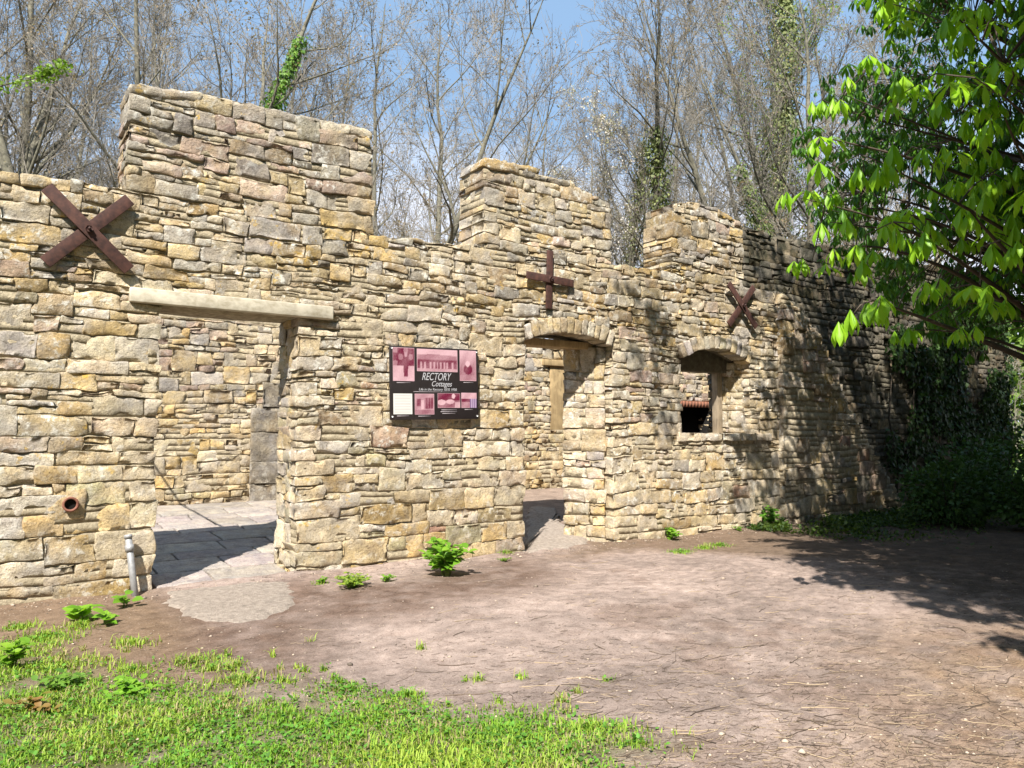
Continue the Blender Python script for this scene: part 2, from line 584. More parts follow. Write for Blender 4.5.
def in_core(u, v):
    if v > top_f(u) - .03: return False
    if dA0 < u < dA1 and v < lint_b + .03: return False
    for a, b, z0, zs, rr in ((dB0, dB1, -1, archB_s, archB_r), (dC0, dC1, sillC, archC_s, archC_r)):
        if a < u < b and z0 < v < zs + .25: return False
    return True

rows, z = [], -.12
rng_f = np.random.RandomState(11)
while z < 5.3:
    h = rng_f.uniform(.060, .105) if z < 1.7 else rng_f.uniform(.05, .092); rows.append(h); z += h

uM1 = wu(127, 300); uM1e = wu(372, 300)
def size_f(u, v):
    if v < .7: return (.24, .66, (.8, 4, 3))
    if v < 1.6: return (.20, .56, (2, 5, 1))
    if uM1 < u < uM1e and v > wz(200, 190): return (.16, .42, (1.6, 4, 3))
    return (.15, .46, (4.5, 5, 1.1))

def color_f(rng, u, v):
    if uM1 - .2 < u < uM1e + .1 and v > wz(250, 200):
        return pick(rng, dict(pink=3.4, grey=3, lgrey=2, buff=1.6, dgrey=1.2, brown=.8))
    if v > 3.0:
        return pick(rng, dict(buff=4, grey=2.6, ochre=3, dgrey=1.5, pink=.7, cream=2, brown=2, lgrey=1))
    if v > 1.3:
        return pick(rng, dict(buff=4, ochre=2.4, cream=3, lgrey=3, pink=2, grey=2, green=1, red=.25, brown=.9))
    return pick(rng, dict(buff=4, cream=3.5, lgrey=1.8, green=2.4, ochre=2.4, pink=.9, red=.25))

def build_field(inside, core_in, u0, u1, v0, rows, size, color, topf, origin, U3, I3, depth=.22, thick=TH, res=.04,
                du=DU, rng=rs, gap=.0015, full_sides=True, prot=.011, jit=.019, core=True, flat_top=.11):
    st, M, vb = layout(inside, u0, u1, v0, rows, size, du, rng)
    B = StoneBuf()
    for (a, b, lo, hi, L, Rr, T) in st:
        j = lambda s=jit: rng.uniform(-s, s)
        t0 = t1 = hi
        if T and topf is not None:
            for k, uu in ((0, a + .03), (1, b - .03)):
                tz = topf(uu)
                if abs(tz - hi) < flat_top:
                    if k == 0: t0 = max(tz, lo + .035)
                    else: t1 = max(tz, lo + .035)
        col = color(rng, (a + b) / 2, (lo + hi) / 2)
        if full_sides and (L or Rr) and lo < 2.6: col = col * .45 + np.array([.58, .53, .43]) * .55
        quad = ((a + gap + j(), lo + .004 + j(.010)), (b - gap + j(), lo + .004 + j(.010)), (b - gap + j(), t1 - .004 + j(.010)), (a + gap + j(), t0 - .004 + j(.010)))
        if full_sides and (L or Rr or T):
            d = 0
            segs = []
            while d < thick - .1:
                s = rng.uniform(.18, .36)
                if thick - d - s < .12: s = thick - d
                segs.append((d, d + s)); d += s
            for i, (p, q) in enumerate(segs):
                c2 = col if i == 0 else color(rng, (a + b) / 2, (lo + hi) / 2)
                B.stone(quad, p + (0 if i == 0 else .008), q, c2, res, rng=rng, prot=prot if i == 0 else .003, tilt=.035 if i == 0 else .01)
        else:
            B.stone(quad, 0, depth, col, res, rng=rng, prot=prot)
    X, Fc, C = B.finish(origin, U3, I3)
    out = [(X, Fc, C)]
    if core:
        cm = M
        if core_in is not None:
            cm = np.zeros_like(M)
            for r in range(M.shape[0]):
                vc = (vb[r] + vb[r + 1]) / 2
                for c in range(M.shape[1]): cm[r, c] = core_in(u0 + (c + .5) * du, vc)
        P, CF = core_boxes(cm, vb, u0, du, .019, thick - .03)
        CX = np.asarray(origin) + P[:, :1] * np.asarray(U3) + P[:, 1:2] * np.asarray(I3) + P[:, 2:] * Z3
        out.append((CX, CF))
    return out

front = thing('ruined_wall', 'long roofless battlemented rubble stone wall in sunlight with two doorways and an arched window', 'wall', W3(2.5, 0))
(fx, ff, fc), (cx, cf) = build_field(in_front, in_core, UL, UR, -.12, rows, size_f, color_f, top_f, ORG, D3, N3, rng=rng_f)
part('masonry', fx, ff, M_STONE, front, fc)
part('mortar', cx, cf, M_MORTAR, front, smooth=False)

# mortar capped coping along the tallest block
B = StoneBuf(); rg = np.random.RandomState(15)
u = uM1
while u < uM1e - .05:
    w_ = min(rg.uniform(.3, .7), uM1e - u)
    if uM1e - u - w_ < .15: w_ = uM1e - u
    t0, t1 = top_f(u + .03), top_f(u + w_ - .03)
    for d0_, d1_ in ((0, .3), (.29, .6)):
        B.stone(((u, t0 - .10), (u + w_, t1 - .10), (u + w_, t1 + .012), (u, t0 + .012)), d0_, d1_, np.array([.40, .365, .31]) * rg.uniform(.85, 1.1), .04, rr=.04, rng=rg, prot=.02)
    u += w_
X, Fc, C = B.finish(ORG, D3, N3)
part('coping', X, Fc, M_STONE, front, C)

# reveals (jamb faces) as their own small stone fields
def reveal(pa, pb, z0, z1, outward_flip=False, mat=M_STONE, colf=color_f, seed=3, name='jamb_stonework', parent=front, body=None):
    """face running from plan point pa (near front) to pb (back); stones behind it"""
    rng = np.random.RandomState(seed)
    pa, pb = np.array([*pa, 0.]), np.array([*pb, 0.])
    L = np.linalg.norm(pb - pa); U3 = (pb - pa) / L
    I3 = np.array([-U3[1], U3[0], 0.]) * (1 if outward_flip else -1)
    rws, zz = [], z0
    while zz < z1 - .04:
        h = rng.uniform(.09, .2)
        if z1 - zz - h < .07: h = z1 - zz
        rws.append(h); zz += h
    dd = .05
    n = max(1, int(round(L / dd))); dd = L / n
    (X, Fc, C), core = build_field(lambda u, v: True, None, 0, L, z0, rws, lambda u, v: (.16, .36, (3, 1)),
                           lambda r, u, v: colf(r, 0, v), None, pa, U3, I3, depth=.16, thick=.16, res=.04, du=dd, rng=rng, full_sides=False, gap=.007)
    part(name, X, Fc, mat, parent, C)
    part('mortar', core[0], core[1], M_MORTAR, parent, smooth=False)

def plan(u, off): return (P0 + D2 * u + N2 * off)
# right jambs (face left, sunlit) and left jambs
reveal(plan(dA1 + .0, .17), plan(dA1 - .03, TH - .01), -.05, lint_b, False, seed=5)
reveal(plan(dA0, .17), plan(dA0, TH - .01), -.05, lint_b, True, seed=6)
backB1 = dB1 - .42
reveal(plan(dB1 - .02, .12), plan(backB1, TH - .01), -.05, archB_s + .02, False, seed=7)
reveal(plan(dB0, .17), plan(dB0, TH - .01), -.05, archB_s + .02, True, seed=8)
reveal(plan(dC1 - .02, .12), plan(dC1 - .17, TH - .01), sillC, archC_s + .04, False, seed=9)
reveal(plan(dC0, .17), plan(dC0 + .05, TH - .01), sillC, archC_s + .04, True, seed=10)
# solid wedge behind the splayed jamb
mb = MB()
wv = [W3(*q) for zz in (-.05, archB_s + .08) for q in ((dB1 + .01, zz, .20), (dB1 + .05, zz, .56), (backB1 + .12, zz, .56))]
mb.add(wv, [(0, 2, 1), (3, 4, 5), (0, 1, 4, 3), (1, 2, 5, 4), (2, 0, 3, 5)])
mb.part('mortar', M_MORTAR, front)

# voussoir arches
def arch(a, b, zs, rise, n, seed, ring=.215, depth=.26):
    rng = np.random.RandomState(seed)
    m, h = (a + b) / 2, (b - a) / 2 - .01
    Rr = (h * h + rise * rise) / (2 * rise)
    cz = zs + rise - Rr
    th = math.asin(h / Rr)
    B = StoneBuf()
    ang = np.linspace(-th, th, n + 1) + np.concatenate([[0], rng.uniform(-.15, .15, n - 1) * 2 * th / n, [0]])
    for i in range(n):
        t0, t1 = ang[i], ang[i + 1]
        g = .006 / Rr
        ro = Rr + ring * rng.uniform(.9, 1.08)
        ri = Rr + rng.uniform(-.008, .008)
        q = ((m + ri * math.sin(t0 + g), cz + ri * math.cos(t0 + g)), (m + ri * math.sin(t1 - g), cz + ri * math.cos(t1 - g)),
             (m + ro * math.sin(t1 - g), cz + ro * math.cos(t1 - g)), (m + ro * math.sin(t0 + g), cz + ro * math.cos(t0 + g)))
        c = pick(rng, dict(cream=4, lgrey=2, buff=3, green=.6))
        B.stone(q, -.03, depth, c, .035, rng=rng, prot=.006, tilt=.02, rr=.014)
    X, Fc, C = B.finish(ORG, D3, N3, .5)
    part('arch', X, Fc, M_ARCH, front, C)
    # rough soffit filling behind the ring
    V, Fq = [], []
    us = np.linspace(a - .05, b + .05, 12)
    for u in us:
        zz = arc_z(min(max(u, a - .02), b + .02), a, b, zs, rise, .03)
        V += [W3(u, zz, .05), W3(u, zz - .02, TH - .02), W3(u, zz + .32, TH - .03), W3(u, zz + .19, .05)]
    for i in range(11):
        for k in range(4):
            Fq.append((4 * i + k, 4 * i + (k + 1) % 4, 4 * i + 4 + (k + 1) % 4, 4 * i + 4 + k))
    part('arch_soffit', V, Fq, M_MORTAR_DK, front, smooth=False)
arch(dB0, dB1, archB_s, archB_r, 13, 21)
arch(dC0, dC1, archC_s, archC_r, 13, 22)

M_LINTEL = wood('pale_sawn_lintel', (.52, .47, .37), (.34, .29, .20), 'u', 2.2)
M_TIMBER = wood('weathered_timber', (.30, .24, .165), (.15, .115, .08), 'v')
M_TIMBERY = wood('yellow_oak', (.40, .29, .15), (.22, .15, .07), 'v')
def bevel_box(name, o, a, b, c, mat, parent, w=.008):
    mb = MB(); mb.box(o, a, b, c)
    ob = mb.part(name, mat, parent)
    md = ob.modifiers.new('b', 'BEVEL'); md.width = w; md.segments = 2
    return ob
lz = lint_t - lint_b
la, lb = wu(129, 295), wu(332, 315)
bevel_box('lintel', W3(la, lint_b + .002, -.055), D3 * (lb - la), N3 * .30, Z3 * lz, M_LINTEL, front, .012)
bevel_box('rear_lintel', W3(la + .1, lint_b + .02, .27), D3 * (lb - la - .2), N3 * .30, Z3 * (lz + .05), M_TIMBER, front, .012)
bevel_box('timber_lintel', W3(dB0 - .1, archB_s - .01, .30), D3 * (dB1 - dB0 + .1), N3 * .26, Z3 * .10, M_TIMBERY, front)
# post standing in the window opening, back of the reveal
bevel_box('window_post', W3(dC1 - .29, sillC + .01, TH - .16), D3 * .12, N3 * .12, Z3 * (archC_s + .02 - sillC), M_TIMBER, front, .006)
whz = wz(692, 371, TH - .2)
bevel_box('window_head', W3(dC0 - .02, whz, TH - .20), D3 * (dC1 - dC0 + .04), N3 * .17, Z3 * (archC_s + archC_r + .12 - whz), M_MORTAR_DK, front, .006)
# sill stones
B = StoneBuf(); rg = np.random.RandomState(4)
u = dC0 - .12
while u < dC1 + .15:
    w = rg.uniform(.25, .5)
    B.stone(((u, sillC - .11), (u + w - .012, sillC - .11), (u + w - .012, sillC + rg.uniform(-.01, .02)), (u, sillC + rg.uniform(-.01, .02))), -.035, .58, pick(rg, dict(lgrey=3, grey=1, cream=2)), .05, rng=rg)
    u += w
X, Fc, C = B.finish(ORG, D3, N3, .3)
part('window_sill', X, Fc, M_STONE, front, C)

# clay drain pipe set in a square block
pu, pz = wp(70, 504)
bk = StoneBuf(); bk.stone(((pu - .17, pz - .14), (pu + .12, pz - .14), (pu + .12, pz + .13), (pu - .17, pz + .13)), -.018, .2, np.array([.52, .41, .24]), .03, rng=rg, prot=.0, tilt=.0)
X, Fc, C = bk.finish(ORG, D3, N3, 0)
part('pipe_block', X, Fc, M_STONE, front, C)
M_CLAY = simple_mat('red_clay', (.22, .09, .06), .7, .3, 30, .3)
M_BLACK = simple_mat('soot_and_bore_black', (.008, .007, .006), .95, .3, 10, 0)
V, Fc = [], []
n = 20
for i in range(n):
    t = 2 * math.pi * i / n
    for (r_, d_) in ((.062, -.02), (.068, -.06), (.048, -.062), (.044, .03), (.040, .06)):
        V.append(W3(pu + r_ * math.cos(t), pz + r_ * math.sin(t), d_))
for i in range(n):
    j = (i + 1) % n
    for k in range(4): Fc.append((5 * i + k, 5 * j + k, 5 * j + k + 1, 5 * i + k + 1))
part('drain_pipe', V, Fc, M_CLAY, front)
part('pipe_bore', [W3(pu + .046 * math.cos(2 * math.pi * i / n), pz + .046 * math.sin(2 * math.pi * i / n), -.03) for i in range(n)], [tuple(range(n))], M_BLACK, front)  # black disc stands in for the darkness inside the pipe

# ============================================================ sloping wall end (buttress) on the right
u_b0 = UR - .10
bt_px = [(782, 291), (800, 305), (822, 338), (838, 375), (852, 412), (872, 448), (893, 484), (912, 512), (922, 524)]
bp = [wp(x, y, -.10) for x, y in bt_px]
bt_f = interp([p[0] for p in bp], [p[1] for p in bp])
u_b1 = bp[-1][0]
rng_b = np.random.RandomState(31)
rows_b, z = [], -.1
while z < 4.2:
    h = rng_b.uniform(.075, .13); rows_b.append(h); z += h
butt = thing('stone_buttress', 'raked broken end of stonework sloping down to the ground below the dark boughs', 'buttress', W3(u_b0 + 1.2, 0, -.1))
u_b1 = u_b0 + round((u_b1 - u_b0) / DU) * DU
(X, Fc, C), core = build_field(lambda u, v: v < bt_f(u), lambda u, v: v < bt_f(u) - .05, u_b0, u_b1, -.1, rows_b,
    lambda u, v: (.22, .5, (2, 4, 3)), lambda r, u, v: pick(r, dict(pink=2.5, buff=3, grey=2, brown=2, ochre=1.5, red=.6)),
    bt_f, W3(0, 0, -.10), D3, N3, thick=.66, rng=rng_b, prot=.03)
part('masonry', X, Fc, M_STONE, butt, C)
part('mortar', core[0], core[1], M_MORTAR, butt, smooth=False)

# ============================================================ tall shaded wall behind on the right
OFFR = .95
ur0 = wu(728, 300, OFFR); ur1 = wu(1007, 380, OFFR)
zr = wz(748, 236, OFFR) + .13
tr = np.random.RandomState(41)
kk = np.arange(0, ur1 - ur0 + .6, .45)
tall_f = interp(ur0 + kk, zr + tr.uniform(-.08, .10, len(kk)) + .02 * kk)
OR = W3(0, 0, OFFR)
rows_r, z = [], -.12
while z < 5.6:
    h = tr.uniform(.09, .14); rows_r.append(h); z += h
DUR = .08
ur1 = ur0 + round((ur1 - ur0) / DUR) * DUR
tall = thing('boundary_wall', 'tall dark shaded rubble wall behind the horse chestnut, at the right', 'wall', W3(ur0 + 5, 0, OFFR))
(X, Fc, C), core = build_field(lambda u, v: v < tall_f(u), None, ur0, ur1, -.12, rows_r,
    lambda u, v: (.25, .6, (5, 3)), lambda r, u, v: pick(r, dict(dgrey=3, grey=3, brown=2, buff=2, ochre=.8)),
    tall_f, OR, D3, N3, thick=.5, res=.075, du=DUR, rng=tr, prot=.025)
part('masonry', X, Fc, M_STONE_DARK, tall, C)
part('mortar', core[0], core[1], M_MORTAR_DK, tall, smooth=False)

# ============================================================ back wall of the cottages
OFFB = 4.9
FZ = .36
ub0 = wu(60, 400, OFFB); ub1 = wu(800, 400, OFFB)
rb = np.random.RandomState(51)
DUB = .06
ub1 = ub0 + round((ub1 - ub0) / DUB) * DUB
rows_b2, z = [], FZ - .15
while z < 3.35:
    h = rb.uniform(.07, .12); rows_b2.append(h); z += h
bw0 = wu(551, 400, OFFB); bwz0, bwz1 = wz(560, 430, OFFB), wz(556, 366, OFFB)
bw1 = bw0 + .95
fp0, fp1 = wu(676, 420, OFFB), wu(704, 420, OFFB) + .25
fpz = wz(690, 407, OFFB)
def in_back(u, v):
    if bw0 < u < bw1 and bwz0 < v < bwz1 + .12: return False
    if fp0 < u < fp1 and v < fpz + .14: return False
    return True
backw = thing('back_wall', 'ochre rubble back wall of the ruined cottage, seen through the doorways', 'wall', W3((ub0 + ub1) / 2, FZ, OFFB))
(X, Fc, C), core = build_field(in_back, None, ub0, ub1, FZ - .15, rows_b2, lambda u, v: (.16, .46, (5, 2.5, .3)),
    lambda r, u, v: (pick(r, dict(ochre=4, buff=4, brown=1, cream=1.5, red=.3, green=.7)) if v < 2.1 else pick(r, dict(buff=3, pink=3, grey=2, ochre=1, lgrey=1.2))),
    lambda u: 3.3, W3(0, 0, OFFB), D3, N3, thick=.5, res=.065, du=DUB, rng=rb, prot=.010, gap=.004)
part('masonry', X, Fc, M_STONE_BACK, backw, C)
part('mortar', core[0], core[1], M_MORTAR, backw, smooth=False)
bevel_box('timber_lintel', W3(bw0 - .22, bwz1, OFFB - .03), D3 * 1.4, N3 * .4, Z3 * .13, M_TIMBERY, backw)
bevel_box('window_post', W3(bw0 + .0, bwz0, OFFB + .02), D3 * .42, N3 * .2, Z3 * (bwz1 - bwz0), M_TIMBERY, backw)
# fireplace: brick band over a sooty recess
M_BRICK = simple_mat('red_brick', (.24, .105, .065), .9, .3, 25, .4)
mb = MB(); u = fp0 - .1
while u < fp1 + .1:
    mb.box(W3(u, fpz, OFFB - .02), D3 * .1, N3 * .2, Z3 * .14); u += .112
ob = mb.part('brick_lintel', M_BRICK, backw)
mb = MB()
mb.box(W3(fp0 - .02, FZ, OFFB + .38), D3 * (fp1 - fp0 + .04), N3 * .08, Z3 * (fpz - FZ + .1))
mb.box(W3(fp0 - .04, FZ, OFFB + .05), D3 * .05, N3 * .34, Z3 * (fpz - FZ + .1))
mb.box(W3(fp1 - .01, FZ, OFFB + .05), D3 * .05, N3 * .34, Z3 * (fpz - FZ + .1))
mb.box(W3(fp0, fpz + .12, OFFB + .21), D3 * (fp1 - fp0), N3 * .2, Z3 * .05)
mb.part('fireplace_recess', M_BLACK, backw)
mb = MB()
ba = wu(684, 420, OFFB) - .02
for k in range(6):
    mb.box(W3(fp0 + .01, FZ + .11 * k, OFFB + .0), D3 * (ba - fp0 + .28 - .03 * k), N3 * .14, Z3 * .1)
mb.part('brick_jamb', M_BRICK, backw)
# smooth rendered pilaster near the first doorway
M_CONC = simple_mat('grey_render', (.25, .225, .185), .9, .22, 9, .5, .01)
pa_, pb_ = wu(250, 450, OFFB), wu(281, 450, OFFB)
B = StoneBuf(); rg = np.random.RandomState(14); z_ = FZ - .05; k_ = 0
ztop_ = wz(262, 405, OFFB)
while z_ < ztop_ + .3:
    h_ = rg.uniform(.22, .5)
    a_ = pa_ if z_ < ztop_ - .2 else pa_ + .18
    B.stone(((a_, z_), (pb_, z_), (pb_, z_ + h_ - .008), (a_, z_ + h_ - .008)), -.05, .12, np.array([.22, .20, .17]) * rg.uniform(.85, 1.2), .05, rng=rg, prot=.006, tilt=.01)
    z_ += h_
X, Fc, C = B.finish(W3(0, 0, OFFB), D3, N3, .3)
part('quoin_blocks', X, Fc, M_STONE_BACK, backw, C)

# ============================================================ pattress crosses with tie rods
def cross(px, py, length, rot, label, width=.115):
    u, z = wp(px, py)
    t = thing('pattress_cross', label, 'tie plate', W3(u, z, -.035), 'iron wall tie crosses')
    for k, a in enumerate((rot, rot + 90)):
        a = R(a)
        ax = D3 * math.cos(a) + Z3 * math.sin(a)
        ay = -D3 * math.sin(a) + Z3 * math.cos(a)
        off = -.030 - .0225 * k
        o = W3(u, z, off) - ax * length / 2 - ay * width / 2
        bevel_box('iron_bar', o, ax * length, ay * width, N3 * -.022, M_RUST, t, .003)
    mb = MB()
    c = W3(u, z, -.078)
    V = [c + (D3 * math.cos(i * math.pi / 3) + Z3 * math.sin(i * math.pi / 3)) * .032 - N3 * d for d in (0, .03) for i in range(6)]
    mb.add(V, [(0, 1, 2, 3, 4, 5)] + [(i, (i + 1) % 6, 6 + (i + 1) % 6, 6 + i) for i in range(6)] + [tuple(range(11, 5, -1))])
    mb.tube([c, c - N3 * .055], .013, 8)
    mb.part('bolt', M_BOLT, t)
    mb = MB(); mb.tube([W3(u, z, -.02), W3(u, z, 2.4), W3(u, z, OFFB + .1)], .017, 8)
    mb.part('tie_rod', M_BOLT, t, smooth=True)
cross(88, 231, .96, 46, 'large rust brown iron cross set as an X above the timber lintel')
cross(547.5, 280, .78, 88, 'upright plus shaped iron cross above the arched doorway', .098)
cross(739.5, 306, .93, 46, 'small looking rusty X cross over the arched window', .105)

# ============================================================ information board
su0, su1 = wu(387.5, 385), wu(475.5, 385)
sz1, sz0 = wz(431, 348), wz(431, 419.5)
SW, SH = su1 - su0, sz1 - sz0
board = thing('information_board', 'black board of seven old pink tinted photographs about the cottages', 'sign', W3((su0 + su1) / 2, sz0, -.06))
M_PANEL = simple_mat('glossy_black_panel', (.022, .017, .017), .35, .2, 12, 0, spec=.5)
M_PRINT = attr_mat('duotone_print', .4, var=.06, spec=.5)
M_LET = simple_mat('pale_lettering', (.45, .44, .46), .5, .05, 20, 0)
M_CAP = simple_mat('grey_caption', (.23, .2, .21), .5, .3, 60, 0)
M_SCREW = simple_mat('white_screw_cap', (.75, .75, .75), .4, .05, 20, 0)
TILT = R(1.2)
def SB(s, t, d):
    """board coords: s right 0..1, t down 0..1"""
    x, y = (s - .5) * SW, (.5 - t) * SH
    xr, yr = x * math.cos(TILT) - y * math.sin(TILT), x * math.sin(TILT) + y * math.cos(TILT)
    return W3((su0 + su1) / 2 + xr, (sz0 + sz1) / 2 + yr, -.052 - d)
o = SB(0, 1, -.0)
bevel_box('panel', SB(0, 1, -.012), SB(1, 1, 0) - SB(0, 1, 0), N3 * -.024, SB(0, 0, 0) - SB(0, 1, 0), M_PANEL, board, .004)
def photo(s0, s1, t0, t1, fn, nx=44, ny=34):
    V, Fc, C = [], [], []
    rr = np.random.RandomState(int(s0 * 1000) + int(t0 * 77))
    nz = rr.uniform(-1, 1, (ny + 1, nx + 1)) * .10
    for j in range(ny + 1):
        for i in range(nx + 1):
            a, b = i / nx, j / ny
            V.append(SB(s0 + (s1 - s0) * a, t0 + (t1 - t0) * b, .0145))
            br = i in (0, nx) or j in (0, ny)
            v = fn(a, b)
            if isinstance(v, tuple): C.append(v); continue
            v = min(1, max(0, v ** 1.6 + nz[j, i] + .08 * math.sin(a * 9 + b * 7)))
            c0, c1 = np.array([.13, .005, .030]), np.array([.60, .38, .42])
            C.append(c1 * .95 if br else c0 * (1 - v) + c1 * v)
    Fc = [(j * (nx + 1) + i, j * (nx + 1) + i + 1, (j + 1) * (nx + 1) + i + 1, (j + 1) * (nx + 1) + i) for j in range(ny) for i in range(nx)]
    part('photo_print', V, [f[::-1] for f in Fc], M_PRINT, board, np.array(C), smooth=False)
def p1(a, b):
    v = .25 if b < .55 else .9
    if b < .55: v += .35 * (math.sin(a * 13) * math.sin(b * 17) > .2)
    if abs(a - .6) < .13 - .04 * b and .22 < b < .88: v = .25
    if (a - .6) ** 2 + (b - .2) ** 2 < .006: v = .75
    return v
def p2(a, b):
    if b < .22 + .1 * abs(a - .4): return .95
    if b < .5: return .62 - .15 * (b > .45)
    if b > .88: return .75
    v = .3
    for q in (.1, .2, .33, .41, .5, .57, .66, .74, .88):
        if abs(a - q) < .022 and b > .58: v = .8
    return v
def p3(a, b):
    v = .95 - .55 * b
    if (a - .5) ** 2 * 4 + (b - .62) ** 2 * 9 < .28: v = .15
    if (a - .48) ** 2 + ((b - .44) * 1.5) ** 2 < .02: v = 1
    if b > .8: v = .6
    return v
def p4(a, b): return (.55, .53, .50) if (int(b * 15) % 2 and .08 < a < .92) else (.66, .64, .60)
def p5(a, b):
    v = .7
    if .5 < a < .95 and .2 < b < .72: v = .2 + .25 * (int(a * 14) % 2)
    if .1 < a < .3 and .25 < b < .6: v = .35
    if .34 < a < .46 and .3 < b < .75: v = .95
    if b > .78: v = .5
    return v
def p6(a, b):
    v = .15 if b < .5 else .45
    if (a - .17) ** 2 + (b - .62) ** 2 < .035: v = .95
    if (a - .55) ** 2 * .7 + (b - .58) ** 2 < .025: v = .9
    if (a - .7) ** 2 * 5 + (b - .2) ** 2 < .03: v = .95
    if a > .75 and b > .6: v = .8
    return v
def p7(a, b):
    if b < .4: return .85
    if a > .55 and b > .4: return (.16, .09, .20) if int(a * 16) % 2 else (.4, .3, .42)
    return .2 if b < .6 else .6
photo(.03, .262, .02, .475, p1); photo(.29, .752, .025, .335, p2); photo(.778, .975, .02, .455, p3)
photo(.032, .235, .645, .925, p4); photo(.262, .478, .645, .93, p5); photo(.518, .778, .635, .84, p6); photo(.792, .975, .625, .84, p7)
def text_part(name, body, s, t, width, size, shear, mat):
    cu = bpy.data.curves.new(name, 'FONT'); cu.body = body; cu.size = size; cu.shear = shear; cu.extrude = .0006; cu.align_x = 'LEFT'
    tmp = bpy.data.objects.new(name, cu); COL.objects.link(tmp)
    bpy.context.view_layer.update()
    dg = bpy.context.evaluated_depsgraph_get()
    me = bpy.data.meshes.new_from_object(tmp.evaluated_get(dg))
    bpy.data.objects.remove(tmp)
    co = np.array([v.co[:] for v in me.vertices])
    sx = width * SW / (co[:, 0].max() - co[:, 0].min())
    x = (co[:, 0] - co[:, 0].min()) * sx; y = co[:, 1]
    V = [SB(s + xi / SW, t - yi / SH, .0150 + zi) for xi, yi, zi in zip(x, y, co[:, 2])]
    Fc = [tuple(p.vertices) for p in me.polygons]
    part(name, V, Fc, mat, board, smooth=False)
text_part('lettering', 'RECTORY', .345, .455, .335, .125, .35, M_LET)
text_part('lettering', 'Cottages', .455, .54, .23, .09, .35, M_LET)
text_part('lettering', 'Life in the Rectory 1870 1930', .31, .60, .43, .042, .2, M_LET)
mb = MB()
rc = np.random.RandomState(5)
def capline(s0, s1, t, h=.012):
    mb = MB()
    mb.box(SB(s0, t, .0128), SB(s1, t, 0) - SB(s0, t, 0), N3 * -.001, SB(s0, t - h, 0) - SB(s0, t, 0))
    mb.part('caption', M_CAP, board)
capline(.07, .22, .505); capline(.82, .94, .485); capline(.07, .2, .955); capline(.3, .44, .96); capline(.56, .74, .875); capline(.55, .74, .90); capline(.57, .72, .925); capline(.83, .93, .87)
capline(.25, .76, .622, .008)
for s, t in ((.02, .955), (.98, .955), (.98, .035), (.02, .03)):
    V = [SB(s, t, d) + (D3 * math.cos(i * math.pi / 5) + Z3 * math.sin(i * math.pi / 5)) * .011 for d in (.012, .018) for i in range(10)]
    part('screw', V, [(i, (i + 1) % 10, 10 + (i + 1) % 10, 10 + i) for i in range(10)] + [tuple(range(10, 20))[::-1]], M_SCREW, board)

# ============================================================ grey pipe leaning at the first door jamb
mb = MB()
b0 = ground_pt(137, 598); uq, zq = wp(128, 536, -.07)
a0 = b0 - Z3 * .1; a1 = W3(uq, zq, -.08)
pipe = thing('metal_pipe', 'short grey galvanised pipe leaning beside the left doorway', 'pipe', b0)
M_GALV = simple_mat('galvanised_steel', (.33, .33, .33), .55, .2, 25, .15, .002, metal=.3)
mb.tube([a0, (a0 + a1) / 2, a1], .030, 14); mb.part('tube', M_GALV, pipe, smooth=True)
mb = MB(); ax = (a1 - a0) / np.linalg.norm(a1 - a0)
mb.tube([a1 - ax * .14, a1 - ax * .08], .039, 14); mb.part('collar', M_GALV, pipe, smooth=True)
mb = MB(); mb.tube([a1 - ax * .02, a1 + ax * .015], .036, 14); mb.part('collar', M_GALV, pipe, smooth=True)

# ============================================================ ground
def inside_depth(X, Y):
    """(u, s) of plan points"""
    dx, dy = X - P0[0], Y - P0[1]
    return dx * D2[0] + dy * D2[1], dx * N2[0] + dy * N2[1]

def ground_h(X, Y, rough=True):
    u, s = inside_depth(X, Y)
    ramp_ = np.clip((s - .1) / (OFFB - .1), 0, 1)
    ind = np.clip((s - .15) / .2, 0, 1) * np.clip((9.6 - u) / 1.5, 0, 1)
    z = ramp_ * FZ * np.where(s > OFFB, 1, ind) * np.clip((30 - u) / 12, 0, 1)
    if rough:
        p = np.stack([X, Y, np.zeros_like(X)], 1)
        near = np.clip(1.2 - np.hypot(X, Y) / 60, 0, 1)
        amp = np.where((s > .1) & (s < OFFB + .3) & (u < 9), .12, 1.0)
        z = z + (fbm(p * .55, 3) * .018 + fbm(p * 4.5, 3) * .006 + fbm(p * 15, 2) * .003) * amp * near
        fp = np.random.RandomState(171)
        for q in range(150):
            cx_, cy_ = fp.uniform(-3.5, 5.5), fp.uniform(3.2, 10)
            a_ = fp.normal(.9, .7); dx_, dy_ = X - cx_, Y - cy_
            m_ = (np.abs(dx_) < .4) & (np.abs(dy_) < .4)
            if not m_.any(): continue
            l_ = dx_[m_] * math.cos(a_) + dy_[m_] * math.sin(a_); w_ = -dx_[m_] * math.sin(a_) + dy_[m_] * math.cos(a_)
            r2_ = (l_ / .15) ** 2 + (w_ / .065) ** 2
            z[m_] += (-.012 * np.exp(-r2_ ** 2) + .004 * np.exp(-(r2_ - 1.9) ** 2)) * ((-l_ * 0 + inside_depth(X[m_], Y[m_])[1]) < -.2)
        # soil banked against the wall foot
        z = z + .05 * np.exp(-np.clip(-s, 0, 9) / .22) * (s < .05) * (.6 + .5 * vnoise(p * 1.7))
        # path worn between grass; grass mound lower left
        z = z + .03 * grass_mask(X, Y)
    return z

